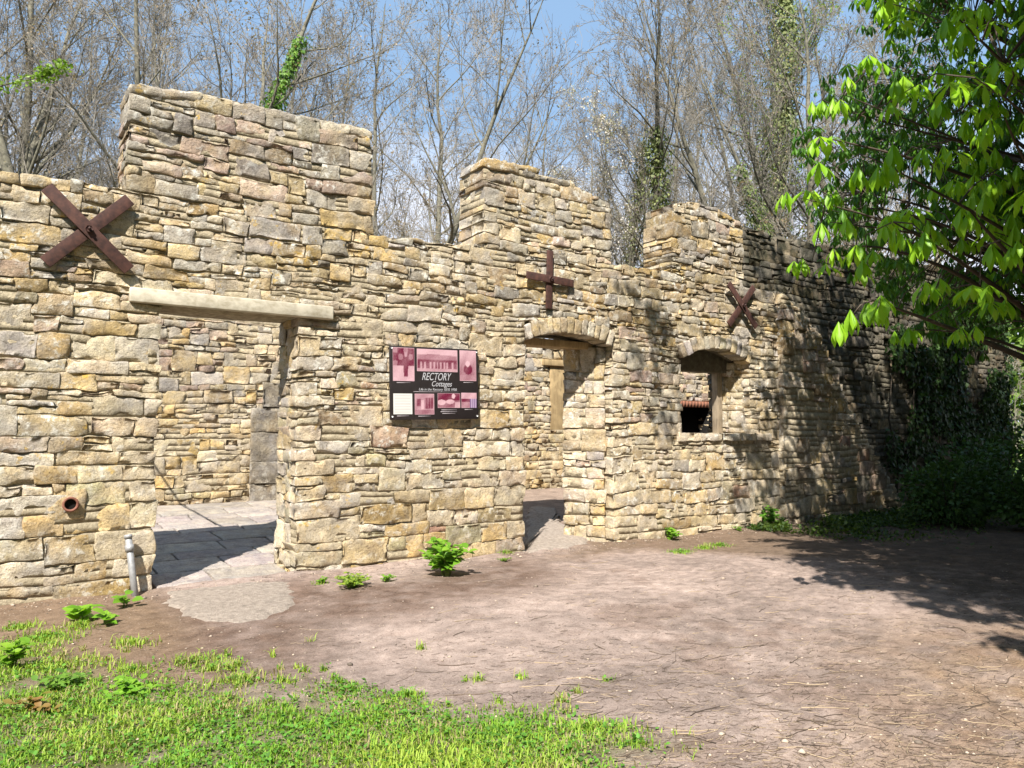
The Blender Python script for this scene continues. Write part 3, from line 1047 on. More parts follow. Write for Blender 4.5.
def poly_mask(px_pts, X, Y, soft):
    """soft polygon mask in world plan from ground points"""
    pts = np.array([ground_pt(*p)[:2] for p in px_pts])
    inside = np.zeros(X.shape, bool); dmin = np.full(X.shape, 1e9)
    n = len(pts)
    for i in range(n):
        a, b = pts[i], pts[(i + 1) % n]
        c = ((a[1] > Y) != (b[1] > Y)) & (X < (b[0] - a[0]) * (Y - a[1]) / (b[1] - a[1] + 1e-12) + a[0])
        inside ^= c
        ab = b - a
        t = np.clip(((X - a[0]) * ab[0] + (Y - a[1]) * ab[1]) / (ab @ ab), 0, 1)
        dmin = np.minimum(dmin, np.hypot(X - a[0] - t * ab[0], Y - a[1] - t * ab[1]))
    sd = np.where(inside, dmin, -dmin)
    return np.clip(sd / soft * .5 + .5, 0, 1)

GP = [(-300, 655), (0, 655), (60, 665), (110, 690), (180, 692), (260, 697), (330, 700), (420, 712), (480, 725), (560, 728), (625, 748), (640, 790), (600, 900), (-900, 900)]
def grass_mask(X, Y):
    p = np.stack([X, Y, np.zeros_like(X)], 1)
    j = fbm(p * 3.1, 3) * .14
    return np.clip(poly_mask(GP, X + j, Y + j * .7, .30), 0, 1)
TUFTS = [(132, 645, .10), (195, 662, .13), (212, 668, .10), (132, 672, .09), (242, 680, .12), (342, 692, .12), (407, 696, .07), (500, 738, .16), (590, 735, .13), (635, 748, .06),
         (235, 665, .05), (505, 555, .08), (80, 628, .10), (45, 640, .16), (20, 630, .10), (560, 700, .03), (680, 552, .12), (705, 548, .10), (720, 545, .12), (320, 585, .05)] + [(float(a), float(b), float(c)) for a, b, c in zip(rs.uniform(0, 620, 46), rs.uniform(640, 730, 46), rs.uniform(.012, .04, 46))]

def axis_grid(a, b, fine, far):
    mid = np.arange(a, b, fine)
    out, s, x = [], fine, b
    while x < far: out.append(x); s *= 1.18; x += s
    out.append(far)
    lo, s, x = [], fine, a - fine
    while x > -far: lo.append(x); s *= 1.18; x -= s
    lo.append(-far)
    return np.concatenate([lo[::-1], mid, out])
gx = axis_grid(-6.5, 7.5, .045, 900); gy = axis_grid(2.2, 14.5, .045, 900)
GX, GY = np.meshgrid(gx, gy)
gX, gY = GX.ravel(), GY.ravel()
gZ = ground_h(gX, gY)
gu, gs = inside_depth(gX, gY)
pp = np.stack([gX, gY, gX * 0], 1)
# surface kinds as base colours: dirt, damp soil, humus, grass, woodland floor, gravel
dirt = np.array([.325, .252, .214]); damp = np.array([.15, .10, .075]); humus = np.array([.20, .135, .085]); turf = np.array([.12, .125, .045])
wood_f = np.array([.10, .085, .05]); field = np.array([.10, .17, .03]); gravel = np.array([.29, .22, .175]); lit = np.array([.22, .165, .10])
def lerp(c, k, m): return c * (1 - m[:, None]) + np.asarray(k) * m[:, None]
n1 = fbm(pp * 1.3, 4); n2 = fbm(pp * 6, 3)
C = np.tile(dirt, (len(gX), 1)) * (1 + .20 * n1 + .15 * n2)[:, None]
C = lerp(C, damp, np.clip(poly_mask([(150, 600), (300, 585), (420, 580), (520, 556), (570, 572), (540, 588), (470, 600), (420, 612), (330, 625), (300, 690), (160, 690), (120, 640)], gX + .12 * n2, gY + .15 * n1, .30), 0, 1) * 1.0 * np.clip(.8 + .4 * n2, 0, 1))
C = lerp(C, humus, np.clip(poly_mask([(-300, 600), (0, 600), (150, 590), (190, 625), (200, 690), (-300, 690)], gX + .1 * n2, gY, .2), 0, 1) * .9)
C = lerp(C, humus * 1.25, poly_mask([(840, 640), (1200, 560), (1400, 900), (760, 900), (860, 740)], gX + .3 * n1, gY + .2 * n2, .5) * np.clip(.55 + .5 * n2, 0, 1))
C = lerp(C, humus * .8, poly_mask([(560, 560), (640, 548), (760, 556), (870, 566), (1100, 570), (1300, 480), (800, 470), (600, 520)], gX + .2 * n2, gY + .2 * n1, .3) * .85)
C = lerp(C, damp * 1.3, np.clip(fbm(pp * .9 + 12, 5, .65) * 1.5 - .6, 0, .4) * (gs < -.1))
C = lerp(C, np.array([.10, .075, .058]), poly_mask([(800, 545), (830, 566), (900, 588), (1000, 606), (1250, 640), (1500, 480), (900, 470), (760, 515)], gX + .35 * n1 + .1 * n2, gY + .3 * n2, .7) * np.clip(.8 + .4 * n2, 0, 1))  # leaf mould, darkened around the chestnut's shadow to deepen the shade
C = C * (1 + .22 * fbm(pp * 22, 2) * (np.hypot(gX, gY) < 16))[:, None]
C = lerp(C, turf, grass_mask(gX, gY) * np.clip(.9 + .5 * n2, 0, 1))
C = lerp(C, gravel * (1 + .2 * n2)[:, None], ((gs > .3) & (gs < OFFB + .5) & (gu < 10)) * 1.0)
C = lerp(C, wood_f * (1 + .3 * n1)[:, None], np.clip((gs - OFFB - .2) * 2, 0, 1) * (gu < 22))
C = lerp(C, field * (1 + .25 * n1)[:, None], np.clip((gu - 16.5) / 1.5, 0, 1) * np.clip((gY - 16) / 2, 0, 1))
far_ = np.clip((np.hypot(gX, gY) - 14) / 5, 0, 1) * (gs < .2) * (gu < 18)
C = lerp(C, turf * 1.2, far_)
C = lerp(C, turf, np.clip((1.8 - gY) / .8, 0, 1))
C = np.clip(C, .01, 1)
nx_, ny_ = len(gx), len(gy)
i = np.arange(nx_ - 1)[None, :] + nx_ * np.arange(ny_ - 1)[:, None]
GF = np.stack([i, i + 1, i + nx_ + 1, i + nx_], -1).reshape(-1, 4)
M_GROUND, nt, b = mat_new('bare_earth')
co = texco(nt)
at = nt.nodes.new('ShaderNodeAttribute'); at.attribute_name = 'Col'
c = at.outputs['Color']
na = noise_node(nt, co, 7, 8, .7); nb = noise_node(nt, co, 60, 6, .75)
mp = nt.nodes.new('ShaderNodeMapping'); mp.inputs['Scale'].default_value = (9, 38, 20); mp.inputs['Rotation'].default_value = (0, 0, .35)
nt.links.new(co, mp.inputs['Vector'])
nc_ = noise_node(nt, mp.outputs[0], 1.0, 6, .7, .8)
c = mix(nt, ramp(nt, na, [(.35, .55), (.5, 0.0)]), c, mix(nt, 1.0, c, (.62, .58, .56), 'MULTIPLY'))
c = mix(nt, ramp(nt, na, [(.52, 0.0), (.68, .5)]), c, mix(nt, 1.0, c, (1.35, 1.36, 1.38), 'MULTIPLY'))
c = mix(nt, ramp(nt, nb, [(.34, .85), (.47, 0.0)]), c, mix(nt, 1.0, c, (.4, .36, .33), 'MULTIPLY'))
c = mix(nt, ramp(nt, nc_, [(.30, .6), (.40, 0.0)]), c, mix(nt, 1.0, c, (.38, .34, .32), 'MULTIPLY'))
c = mix(nt, ramp(nt, nb, [(.58, 0.0), (.68, .6)]), c, (.44, .37, .32))
ng = noise_node(nt, co, 170, 4, .8)
c = mix(nt, ramp(nt, ng, [(.38, .75), (.48, 0.0)]), c, mix(nt, 1.0, c, (.5, .46, .44), 'MULTIPLY'))
c = mix(nt, ramp(nt, ng, [(.56, 0.0), (.66, .6)]), c, mix(nt, 1.0, c, (1.5, 1.48, 1.45), 'MULTIPLY'))
nt.links.new(c, b.inputs['Base Color'])
b.inputs['Roughness'].default_value = .95; b.inputs['Specular IOR Level'].default_value = .15
p = bump(nt, b, na, .7, .03)
p = bump(nt, b, nb, .6, .01, p)
bump(nt, b, nc_, .35, .01, p)
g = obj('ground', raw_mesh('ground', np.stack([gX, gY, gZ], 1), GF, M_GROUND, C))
g['kind'] = 'structure'

def gz(x, y): return float(ground_h(np.array([float(x)]), np.array([float(y)]))[0])

# flagged floor inside the first doorway
rf = np.random.RandomState(61)
B = StoneBuf()
s = .02
M_FLAG = stone_material('flagstone', .25)
u_lo, u_hi = dA0 - 1.6, wu(300, 520, 3) + 1.2
row = 0
V, = [[]]
fl = MB()
while s < 4.75:
    dep = rf.uniform(.38, .6)
    nar = s < .55
    ua_, ub_ = (dA0 + .02, dA1 - .01) if nar else (u_lo + rf.uniform(0, .4), u_hi)
    u = ua_
    while u < ub_ - .1:
        w = rf.uniform(.5, .95)
        if nar: w = min(w, ub_ - u) if ub_ - u - w > .25 else ub_ - u
        c = np.array([.40, .355, .325]) * rf.uniform(.8, 1.15) * np.array([1, rf.uniform(.96, 1.02), rf.uniform(.94, 1.06)])
        B.stone(((u + .012, s + .012), (u + w - .012, s + .012), (u + w - .012, s + dep - .012), (u + .012, s + dep - .012)), 0, .05, c, .08, rng=rf, rr=.012, tilt=.006, prot=.003, rough=.6)
        u += w
    s += dep
P = np.vstack(B.V); Sx = np.concatenate(B.S); Cf = np.vstack(B.C); Ff = np.vstack(B.Fc)
P[:, 0] += .02 * vnoise(P * 2.0); P[:, 2] += .02 * vnoise(P * 2.3 + 4)
XY = P0[None] + P[:, :1] * D2 + P[:, 2:3] * N2
hz = ground_h(XY[:, 0], XY[:, 1], False) + .045 - P[:, 1] * 1.0 + fbm(P * 9, 2) * .003
FX = np.column_stack([XY, hz])
o = obj('floor', raw_mesh('floor', FX, Ff, M_FLAG, Cf)); o['kind'] = 'structure'
# cement apron at the thresholds
def slab(name, px_pts, zt, mat, seed, z_in=.0):
    r_ = np.random.RandomState(seed)
    pts = [ground_pt(x, y, .02)[:2] for x, y in px_pts]
    dense = []
    for i in range(len(pts)):
        a, b_ = pts[i], pts[(i + 1) % len(pts)]
        m = max(2, int(np.linalg.norm(b_ - a) / .06))
        for k in range(m): dense.append(a + (b_ - a) * k / m + r_.uniform(-.025, .025, 2))
    dense = np.array(dense); ctr = dense.mean(0)
    q3 = np.column_stack([dense, dense[:, 0] * 0 + seed])
    dense = ctr + (dense - ctr) * (1 + .12 * fbm(q3 * 3.5, 3) + .05 * vnoise(q3 * 14))[:, None]
    V, rings = [], [1.06, 1.0, .93, .75, .5, .25]
    zz = [-.05, -.012, .002, .008, .010, .010]
    for q, z_ in zip(rings, zz):
        for d_ in dense:
            p_ = ctr + (d_ - ctr) * q
            V.append((p_[0], p_[1], z_ + zt + ground_h(p_[:1], p_[1:2], False)[0]))
    n_ = len(dense); Fc = []
    for k in range(len(rings) - 1):
        for i in range(n_): Fc.append((k * n_ + i, k * n_ + (i + 1) % n_, (k + 1) * n_ + (i + 1) % n_, (k + 1) * n_ + i))
    Fc.append(tuple(range((len(rings) - 1) * n_, len(rings) * n_)))
    o = obj(name, raw_mesh(name, V, Fc, mat, smooth=True)); o['kind'] = 'structure'
M_CEM = simple_mat('worn_cement', (.38, .315, .26), .95, .36, 22, 1.0, .03)
slab('doorstep_paving', [(158, 586), (170, 606), (200, 618), (245, 620), (284, 611), (293, 597), (286, 582), (276, 571), (240, 572), (200, 577)], .02, M_CEM, 1)
slab('threshold_paving', [(528, 548), (552, 548), (588, 542), (592, 536), (560, 530), (556, 520), (530, 520)], .04, M_CEM, 2)

# ============================================================ foliage helpers
def leaf_geo(kind='broad'):
    if kind == 'broad':     # pointed oval folded on its midrib, length 1
        V = [(0, 0, 0), (.30, .3, .07), (0, .33, 0), (-.30, .3, .07), (.26, .68, .04), (0, .7, -.03), (-.26, .68, .04), (0, 1, -.12)]
        Fc = [(0, 1, 2), (0, 2, 3), (1, 4, 5, 2), (3, 2, 5, 6), (4, 7, 5), (6, 5, 7)]
    elif kind == 'chestnut':  # obovate leaflet
        V = [(0, 0, 0), (.055, .3, .02), (0, .32, 0), (-.055, .3, .02), (.135, .62, .02), (0, .64, -.03), (-.135, .62, .02), (.125, .8, -.02), (0, .83, -.08), (-.125, .8, -.02), (0, 1.04, -.17)]
        Fc = [(0, 1, 2), (0, 2, 3), (1, 4, 5, 2), (3, 2, 5, 6), (4, 7, 8, 5), (5, 8, 9, 6), (7, 10, 8), (8, 10, 9)]
    else:                    # ivy / small leaf
        V = [(0, 0, 0), (.36, .45, .06), (0, 1, -.05), (-.36, .45, .06)]
        Fc = [(0, 1, 2), (0, 2, 3)]
    return np.array(V, float), Fc

def scatter_leaves(pos, direc, up, size, kind, cols):
    """vectorised leaves: pos (n,3), direc (n,3) growth, up (n,3) face normal hint"""
    lv, lf = leaf_geo(kind)
    d = direc / (np.linalg.norm(direc, axis=1)[:, None] + 1e-9)
    x = np.cross(d, up); x /= np.linalg.norm(x, axis=1)[:, None] + 1e-9
    zc = np.cross(x, d)
    V = pos[:, None] + size[:, None, None] * (lv[None, :, 0:1] * x[:, None] + lv[None, :, 1:2] * d[:, None] + lv[None, :, 2:3] * zc[:, None])
    n, m = len(pos), len(lv)
    out = []
    off = (np.arange(n) * m)[:, None]
    for k in (3, 4):
        fk = np.array([f for f in lf if len(f) == k])
        if len(fk): out.append((fk[None] + off[:, :, None]).reshape(-1, k))
    return V.reshape(-1, 3), out, np.repeat(cols, m, axis=0)

def randunit(rng, n):
    v = rng.normal(size=(n, 3)); return v / np.linalg.norm(v, axis=1)[:, None]

M_LEAF = attr_mat('spring_leaf', .45, .38, .15, 3, spec=.35)
M_GRASS = attr_mat('grass_blade', .6, .3, .2, 2)
M_IVY = attr_mat('ivy_leaf', .5, .2, .2, 3)
M_BARK = simple_mat('grey_bark', (.19, .175, .13), .9, .3, 9, .5, .01, c2=(.085, .08, .055))
M_TWIG = simple_mat('pale_twigs', (.30, .27, .225), .85, .25, 1.3, 0, c2=(.16, .14, .115))
M_BARKD = simple_mat('dark_bark', (.08, .062, .045), .9, .3, 9, .5, .01)
M_STEM = simple_mat('green_stem', (.13, .2, .05), .7, .2, 9, 0)

# ------------------------------------------------------------ grass
rgz = np.random.RandomState(71)
def make_grass():
    N = 230000
    x0, x1, y0, y1 = -4.9, 1.2, 2.9, 6.3
    X = rgz.uniform(x0, x1, N); Y = rgz.uniform(y0, y1, N)
    p = np.stack([X, Y, X * 0], 1)
    m = grass_mask(X, Y)
    patch = fbm(p * 2.4, 3)
    fine = fbm(p * 8, 2)
    prob = m * np.clip(.82 + .8 * patch + .75 * fine, .03, 1)
    keep = rgz.uniform(0, 1, N) < prob * 1.0
    X, Y = X[keep], Y[keep]
    hh = np.full(len(X), .030)
    for (px, py, r_) in TUFTS:
        c_ = ground_pt(px, py)
        k = int(3400 * r_ * 1.0 * max(.35, r_ / .1))
        rr = r_ * rgz.uniform(0, 1, k) * rgz.uniform(.4, 1.7, k); th = rgz.uniform(0, 6.28, k)
        X = np.concatenate([X, c_[0] + rr * np.cos(th) * 1.3]); Y = np.concatenate([Y, c_[1] + rr * np.sin(th) * 1.2])
        hh = np.concatenate([hh, np.full(k, .034)])
    p = np.stack([X, Y, X * 0], 1)
    n = len(X)
    gzv = ground_h(X, Y)
    patch = fbm(p * 2.0 + 7, 3); f2 = fbm(p * 9 + 3, 2)
    h = hh * (.4 + 1.5 * rgz.uniform(0, 1, n) ** 2.2) * (1 + .35 * patch + .25 * f2)
    az = rgz.uniform(0, 6.28, n); lean = rgz.uniform(.1, 1.1, n)
    w = rgz.uniform(.0022, .0045, n)
    dx, dy = np.cos(az), np.sin(az)
    px_, py_ = -dy * w, dx * w
    V = np.zeros((n, 5, 3))
    base = np.stack([X, Y, gzv - .004], 1)
    V[:, 0] = base + np.stack([px_, py_, 0 * X], 1); V[:, 1] = base - np.stack([px_, py_, 0 * X], 1)
    mid = base + np.stack([dx * h * lean * .3, dy * h * lean * .3, h * .62], 1)
    V[:, 2] = mid - .8 * np.stack([px_, py_, 0 * X], 1); V[:, 3] = mid + .8 * np.stack([px_, py_, 0 * X], 1)
    V[:, 4] = base + np.stack([dx * h * lean, dy * h * lean, h * (1.05 - .3 * lean)], 1)
    off = (np.arange(n) * 5)[:, None]
    Fq = np.array([[0, 1, 2, 3]]) + off; Ft = np.array([[3, 2, 4]]) + off
    g1, g2, straw = np.array([.17, .33, .025]), np.array([.34, .44, .06]), np.array([.36, .30, .14])
    t = np.clip(.5 + .5 * patch + rgz.uniform(-.35, .35, n), 0, 1)[:, None]
    c = g1 * (1 - t) + g2 * t
    dry = (rgz.uniform(0, 1, n) < np.clip(.10 + .35 * fbm(p * 3.3 + 60, 2), .04, .6))[:, None]
    c = np.where(dry, straw, c)
    # clover and small weeds knitted through the turf
    q = rgz.uniform(size=n) < .13
    pc = np.stack([X[q], Y[q], gzv[q] + rgz.uniform(.004, .03, q.sum())], 1); m = len(pc)
    cv, cf3, cc3 = scatter_leaves(pc, np.column_stack([rgz.normal(size=(m, 2)), rgz.uniform(-.1, .5, m)]), np.column_stack([rgz.normal(size=(m, 2)) * .3, np.ones(m)]),
                                  rgz.uniform(.012, .034, m), 'ivy', np.array([.10, .24, .03]) * rgz.uniform(.6, 1.5, (m, 1)))
    o = obj('weed_leaves', raw_mesh('weed_leaves', cv, cf3, M_GRASS, cc3))
    tag(o, 'tiny clover and weed leaves knitted through the lawn grass', 'clover', kind='stuff')
    o = obj('grass', raw_mesh('grass', V.reshape(-1, 3), [Fq, Ft], M_GRASS, np.repeat(c, 5, axis=0), smooth=False))
    tag(o, 'short bright green patchy lawn grass thinning out onto the bare path', 'grass', kind='stuff')
make_grass()

# ------------------------------------------------------------ twig litter and pebbles
def litter():
    r_ = np.random.RandomState(81)
    mb = MB()
    for k in range(6800):
        if r_.uniform() < .8: px, py = 420 + 680 * r_.uniform() ** .65, 550 + 250 * r_.uniform() ** .65
        else: px, py = r_.uniform(60, 1100), r_.uniform(560, 800)
        if py < 565 and px < 560: continue
        c_ = ground_pt(px, py)
        u_, s_ = inside_depth(c_[0], c_[1])
        if s_ > -.1: continue
        L = r_.uniform(.015, .075) if r_.uniform() < .94 else r_.uniform(.09, .26)
        a = r_.normal(.1, .7)
        d = np.array([math.cos(a), math.sin(a)])
        npt = 3 if L < .1 else 5
        pts = []
        cur = c_[:2] - d * L / 2
        for i in range(npt):
            pts.append((cur[0], cur[1], 0)); a2 = a + r_.uniform(-.35, .35)
            cur = cur + np.array([math.cos(a2), math.sin(a2)]) * L / (npt - 1)
        pts = np.array(pts)
        rad = r_.uniform(.0008, .0021) * (1.7 if L > .12 else 1)
        pts[:, 2] = ground_h(pts[:, 0], pts[:, 1]) + rad * .8
        pts[-1, 2] += r_.uniform(0, .008)
        c = np.array([.085, .062, .045]) * r_.uniform(.6, 2.0) if r_.uniform() < .7 else np.array([.38, .29, .19]) * r_.uniform(.7, 1.2)
        mb.tube(pts, rad * np.linspace(1, .6, npt), 4, c, cap=False)
    o = obj('twig_litter', raw_mesh('twig_litter', np.vstack(mb.v), mb.f, attr_mat('dry_twig', .8), np.vstack(mb.c)))
    tag(o, 'dry twigs and straw strewn over the bare earth path', 'twigs', kind='stuff')
    mb = MB()
    ico = np.array([(0, 0, 1), (.9, 0, .3), (.28, .85, .3), (-.72, .53, .3), (-.72, -.53, .3), (.28, -.85, .3), (.0, 0, -.5)])
    icf = [(0, 1, 2), (0, 2, 3), (0, 3, 4), (0, 4, 5), (0, 5, 1), (6, 2, 1), (6, 3, 2), (6, 4, 3), (6, 5, 4), (6, 1, 5)]
    for k in range(2600):
        if r_.uniform() < .35:   # along wall foot
            u_ = r_.uniform(UL + 1.5, 9.5); s_ = -abs(r_.normal(0, .22)) - .03
            xy = P0 + D2 * u_ + N2 * s_
        else:
            c_ = ground_pt(r_.uniform(0, 1100), r_.uniform(560, 800)); xy = c_[:2]
        if inside_depth(xy[0], xy[1])[1] > -.02: continue
        sz = r_.uniform(.004, .014) * (2.2 if r_.uniform() < .05 else 1)
        V = (ico * r_.uniform(.7, 1.3, (7, 1))) * np.array([sz, sz * r_.uniform(.6, 1), sz * .6])
        an = r_.uniform(0, 6.28); c2, s2 = math.cos(an), math.sin(an)
        V = np.column_stack([V[:, 0] * c2 - V[:, 1] * s2, V[:, 0] * s2 + V[:, 1] * c2, V[:, 2]]) + np.array([xy[0], xy[1], gz(xy[0], xy[1])])
        c = np.array([.34, .27, .21]) * r_.uniform(.35, 1.5)
        mb.add(V, icf, c)
    o = obj('gravel', raw_mesh('gravel', np.vstack(mb.v), mb.f, attr_mat('pebble', .9), np.vstack(mb.c), smooth=False))
    tag(o, 'loose pebbles and soil crumbs over the path and wall foot', 'gravel', kind='stuff')
litter()

# ------------------------------------------------------------ small plants at the wall foot
def plant(px, py, w, h, n, leaf, label, c1, c2, seed, name='leafy_plant', kind='broad', cat='plant', depth_scale=1.0, matl=M_LEAF, group='weeds along the wall foot'):
    r_ = np.random.RandomState(seed)
    b_ = ground_pt(px, py, .02)
    uu, ss = inside_depth(b_[0], b_[1])
    if ss > -.12: b_[:2] = b_[:2] - N2 * (ss + .12)
    b_[2] = gz(b_[0], b_[1])
    t = thing(name, label, cat, b_, group)
    ns = max(4, n // 9)
    mb = MB(); pos, dr, up = [], [], []
    for k in range(ns):
        az = r_.uniform(0, 6.28); rr = w / 2 * math.sqrt(r_.uniform()) ; hh = h * r_.uniform(.5, 1) * (1 - .45 * (rr / (w / 2)) ** 2)
        tip = b_ + np.array([rr * math.cos(az), rr * math.sin(az) * depth_scale, hh])
        midp = b_ + np.array([rr * .35 * math.cos(az), rr * .35 * math.sin(az), hh * .6])
        mb.tube([b_ + np.array([rr * .15 * math.cos(az), rr * .15 * math.sin(az), -.01]), midp, tip], [.004, .003, .0015], 5)
        for q in range(n // ns):
            f = r_.uniform(.25, 1)
            p_ = (midp + (tip - midp) * (f * 2 - 1)) if f > .5 else (b_ + (midp - b_) * f * 2)
            a2 = r_.uniform(0, 6.28)
            pos.append(p_); dr.append((math.cos(a2), math.sin(a2), r_.uniform(-.25, .6))); up.append((r_.uniform(-.4, .4), r_.uniform(-.7, .1), 1))
    pos, dr, up = map(np.array, (pos, dr, up))
    tt = r_.uniform(0, 1, (len(pos), 1))
    cc = np.array(c1) * (1 - tt) + np.array(c2) * tt
    V, Fc, C_ = scatter_leaves(pos, dr, up, leaf * r_.uniform(.6, 1.25, len(pos)), kind, cc)
    part('foliage', V, Fc, matl, t, C_)
    mb.part('stem', M_STEM, t, smooth=True)
G1, G2 = (.11, .26, .02), (.24, .42, .04)
plant(446, 574, .56, .50, 240, .105, 'bushy bright green weed under the information board', G1, G2, 1)
plant(353, 586, .44, .16, 330, .042, 'low clump of small yellow green leaves beside the left doorway', (.15, .26, .03), (.33, .40, .05), 2)
plant(322, 583, .16, .08, 60, .035, 'sprig of small leaves at the corner of the left doorway pier', G1, G2, 3)
plant(387, 580, .18, .09, 70, .035, 'little sprig between the low yellow clump and the bushy weed', G1, G2, 4)
plant(80, 621, .20, .17, 16, .13, 'broad leaved dock below the drain pipe', (.14, .32, .02), (.26, .46, .04), 5)
plant(104, 622, .18, .15, 14, .12, 'broad leaved seedling right of the dock and left of the metal pipe', (.14, .32, .02), (.26, .46, .04), 6)
plant(124, 606, .18, .14, 14, .10, 'small broad leaved weed by the foot of the metal pipe', G1, G2, 7)
plant(645, 533, .36, .20, 70, .085, 'bright leafy weed right of the arched doorway', G1, G2, 8)
plant(762, 525, .42, .42, 120, .09, 'taller leafy weed below the arched window', (.05, .15, .015), (.14, .30, .03), 9)
plant(733, 529, .22, .10, 40, .05, 'low spreading weed left of the taller one under the window', (.08, .18, .02), (.2, .34, .03), 12)
plant(505, 559, .22, .05, 90, .03, 'thin mat of tiny leaves left of the arched doorway', (.12, .2, .03), (.2, .3, .05), 13)
plant(12, 672, .30, .17, 70, .075, 'round leaved weed in the grass at the left edge', (.13, .28, .02), (.26, .42, .04), 10, group='weeds in the grass')
plant(62, 688, .34, .09, 100, .05, 'flat dark green rosette weed in the grass', (.09, .2, .03), (.18, .32, .04), 11, group='weeds in the grass')
plant(132, 690, .40, .10, 130, .05, 'spreading rosette at the edge of the grass by the bare soil', (.13, .3, .02), (.24, .42, .04), 14, group='weeds in the grass')
plant(40, 712, .34, .12, 60, .05, 'upright weed with reddish lower leaves in the grass', (.2, .2, .03), (.3, .16, .06), 15, group='weeds in the grass')

# ground cover below the buttress
def groundcover():
    r_ = np.random.RandomState(91)
    n = 17000
    u_ = r_.uniform(wu(742, 520), 17, n); s_ = -.06 - np.abs(r_.normal(0, .75, n)) * np.clip((u_ - 6.2) / 1.5, .35, 1.2)
    s_ = np.where(u_ > u_b1 + .1, s_ + r_.uniform(0, 1.0, n) * .9, s_)
    XY = P0 + u_[:, None] * D2 + s_[:, None] * N2
    p_ = np.column_stack([XY, np.zeros(n)])
    k = fbm(p_ * 2.0, 3) > -.25
    XY = XY[k]; p_ = p_[k]; n = len(XY)
    hgt = np.abs(r_.normal(0, .035, n)) * (1 + fbm(p_ * 1.3 + 9, 2))
    pos = np.column_stack([XY, ground_h(XY[:, 0], XY[:, 1]) + np.abs(hgt)])
    dr = np.column_stack([r_.normal(size=(n, 2)), r_.uniform(-.2, 1.6, n)])
    cc = np.array([.035, .07, .015]) + r_.uniform(0, 1, (n, 1)) ** 2 * np.array([.10, .13, .02])
    V, Fc, C_ = scatter_leaves(pos, dr, np.column_stack([r_.normal(size=(n, 2)) * .3, np.ones(n)]), r_.uniform(.03, .085, n), 'ivy', cc)
    o = obj('ground_cover', raw_mesh('ground_cover', V, Fc, M_LEAF, C_))
    tag(o, 'low dark green weeds carpeting the soil below the buttress', 'ground cover', kind='stuff')
groundcover()

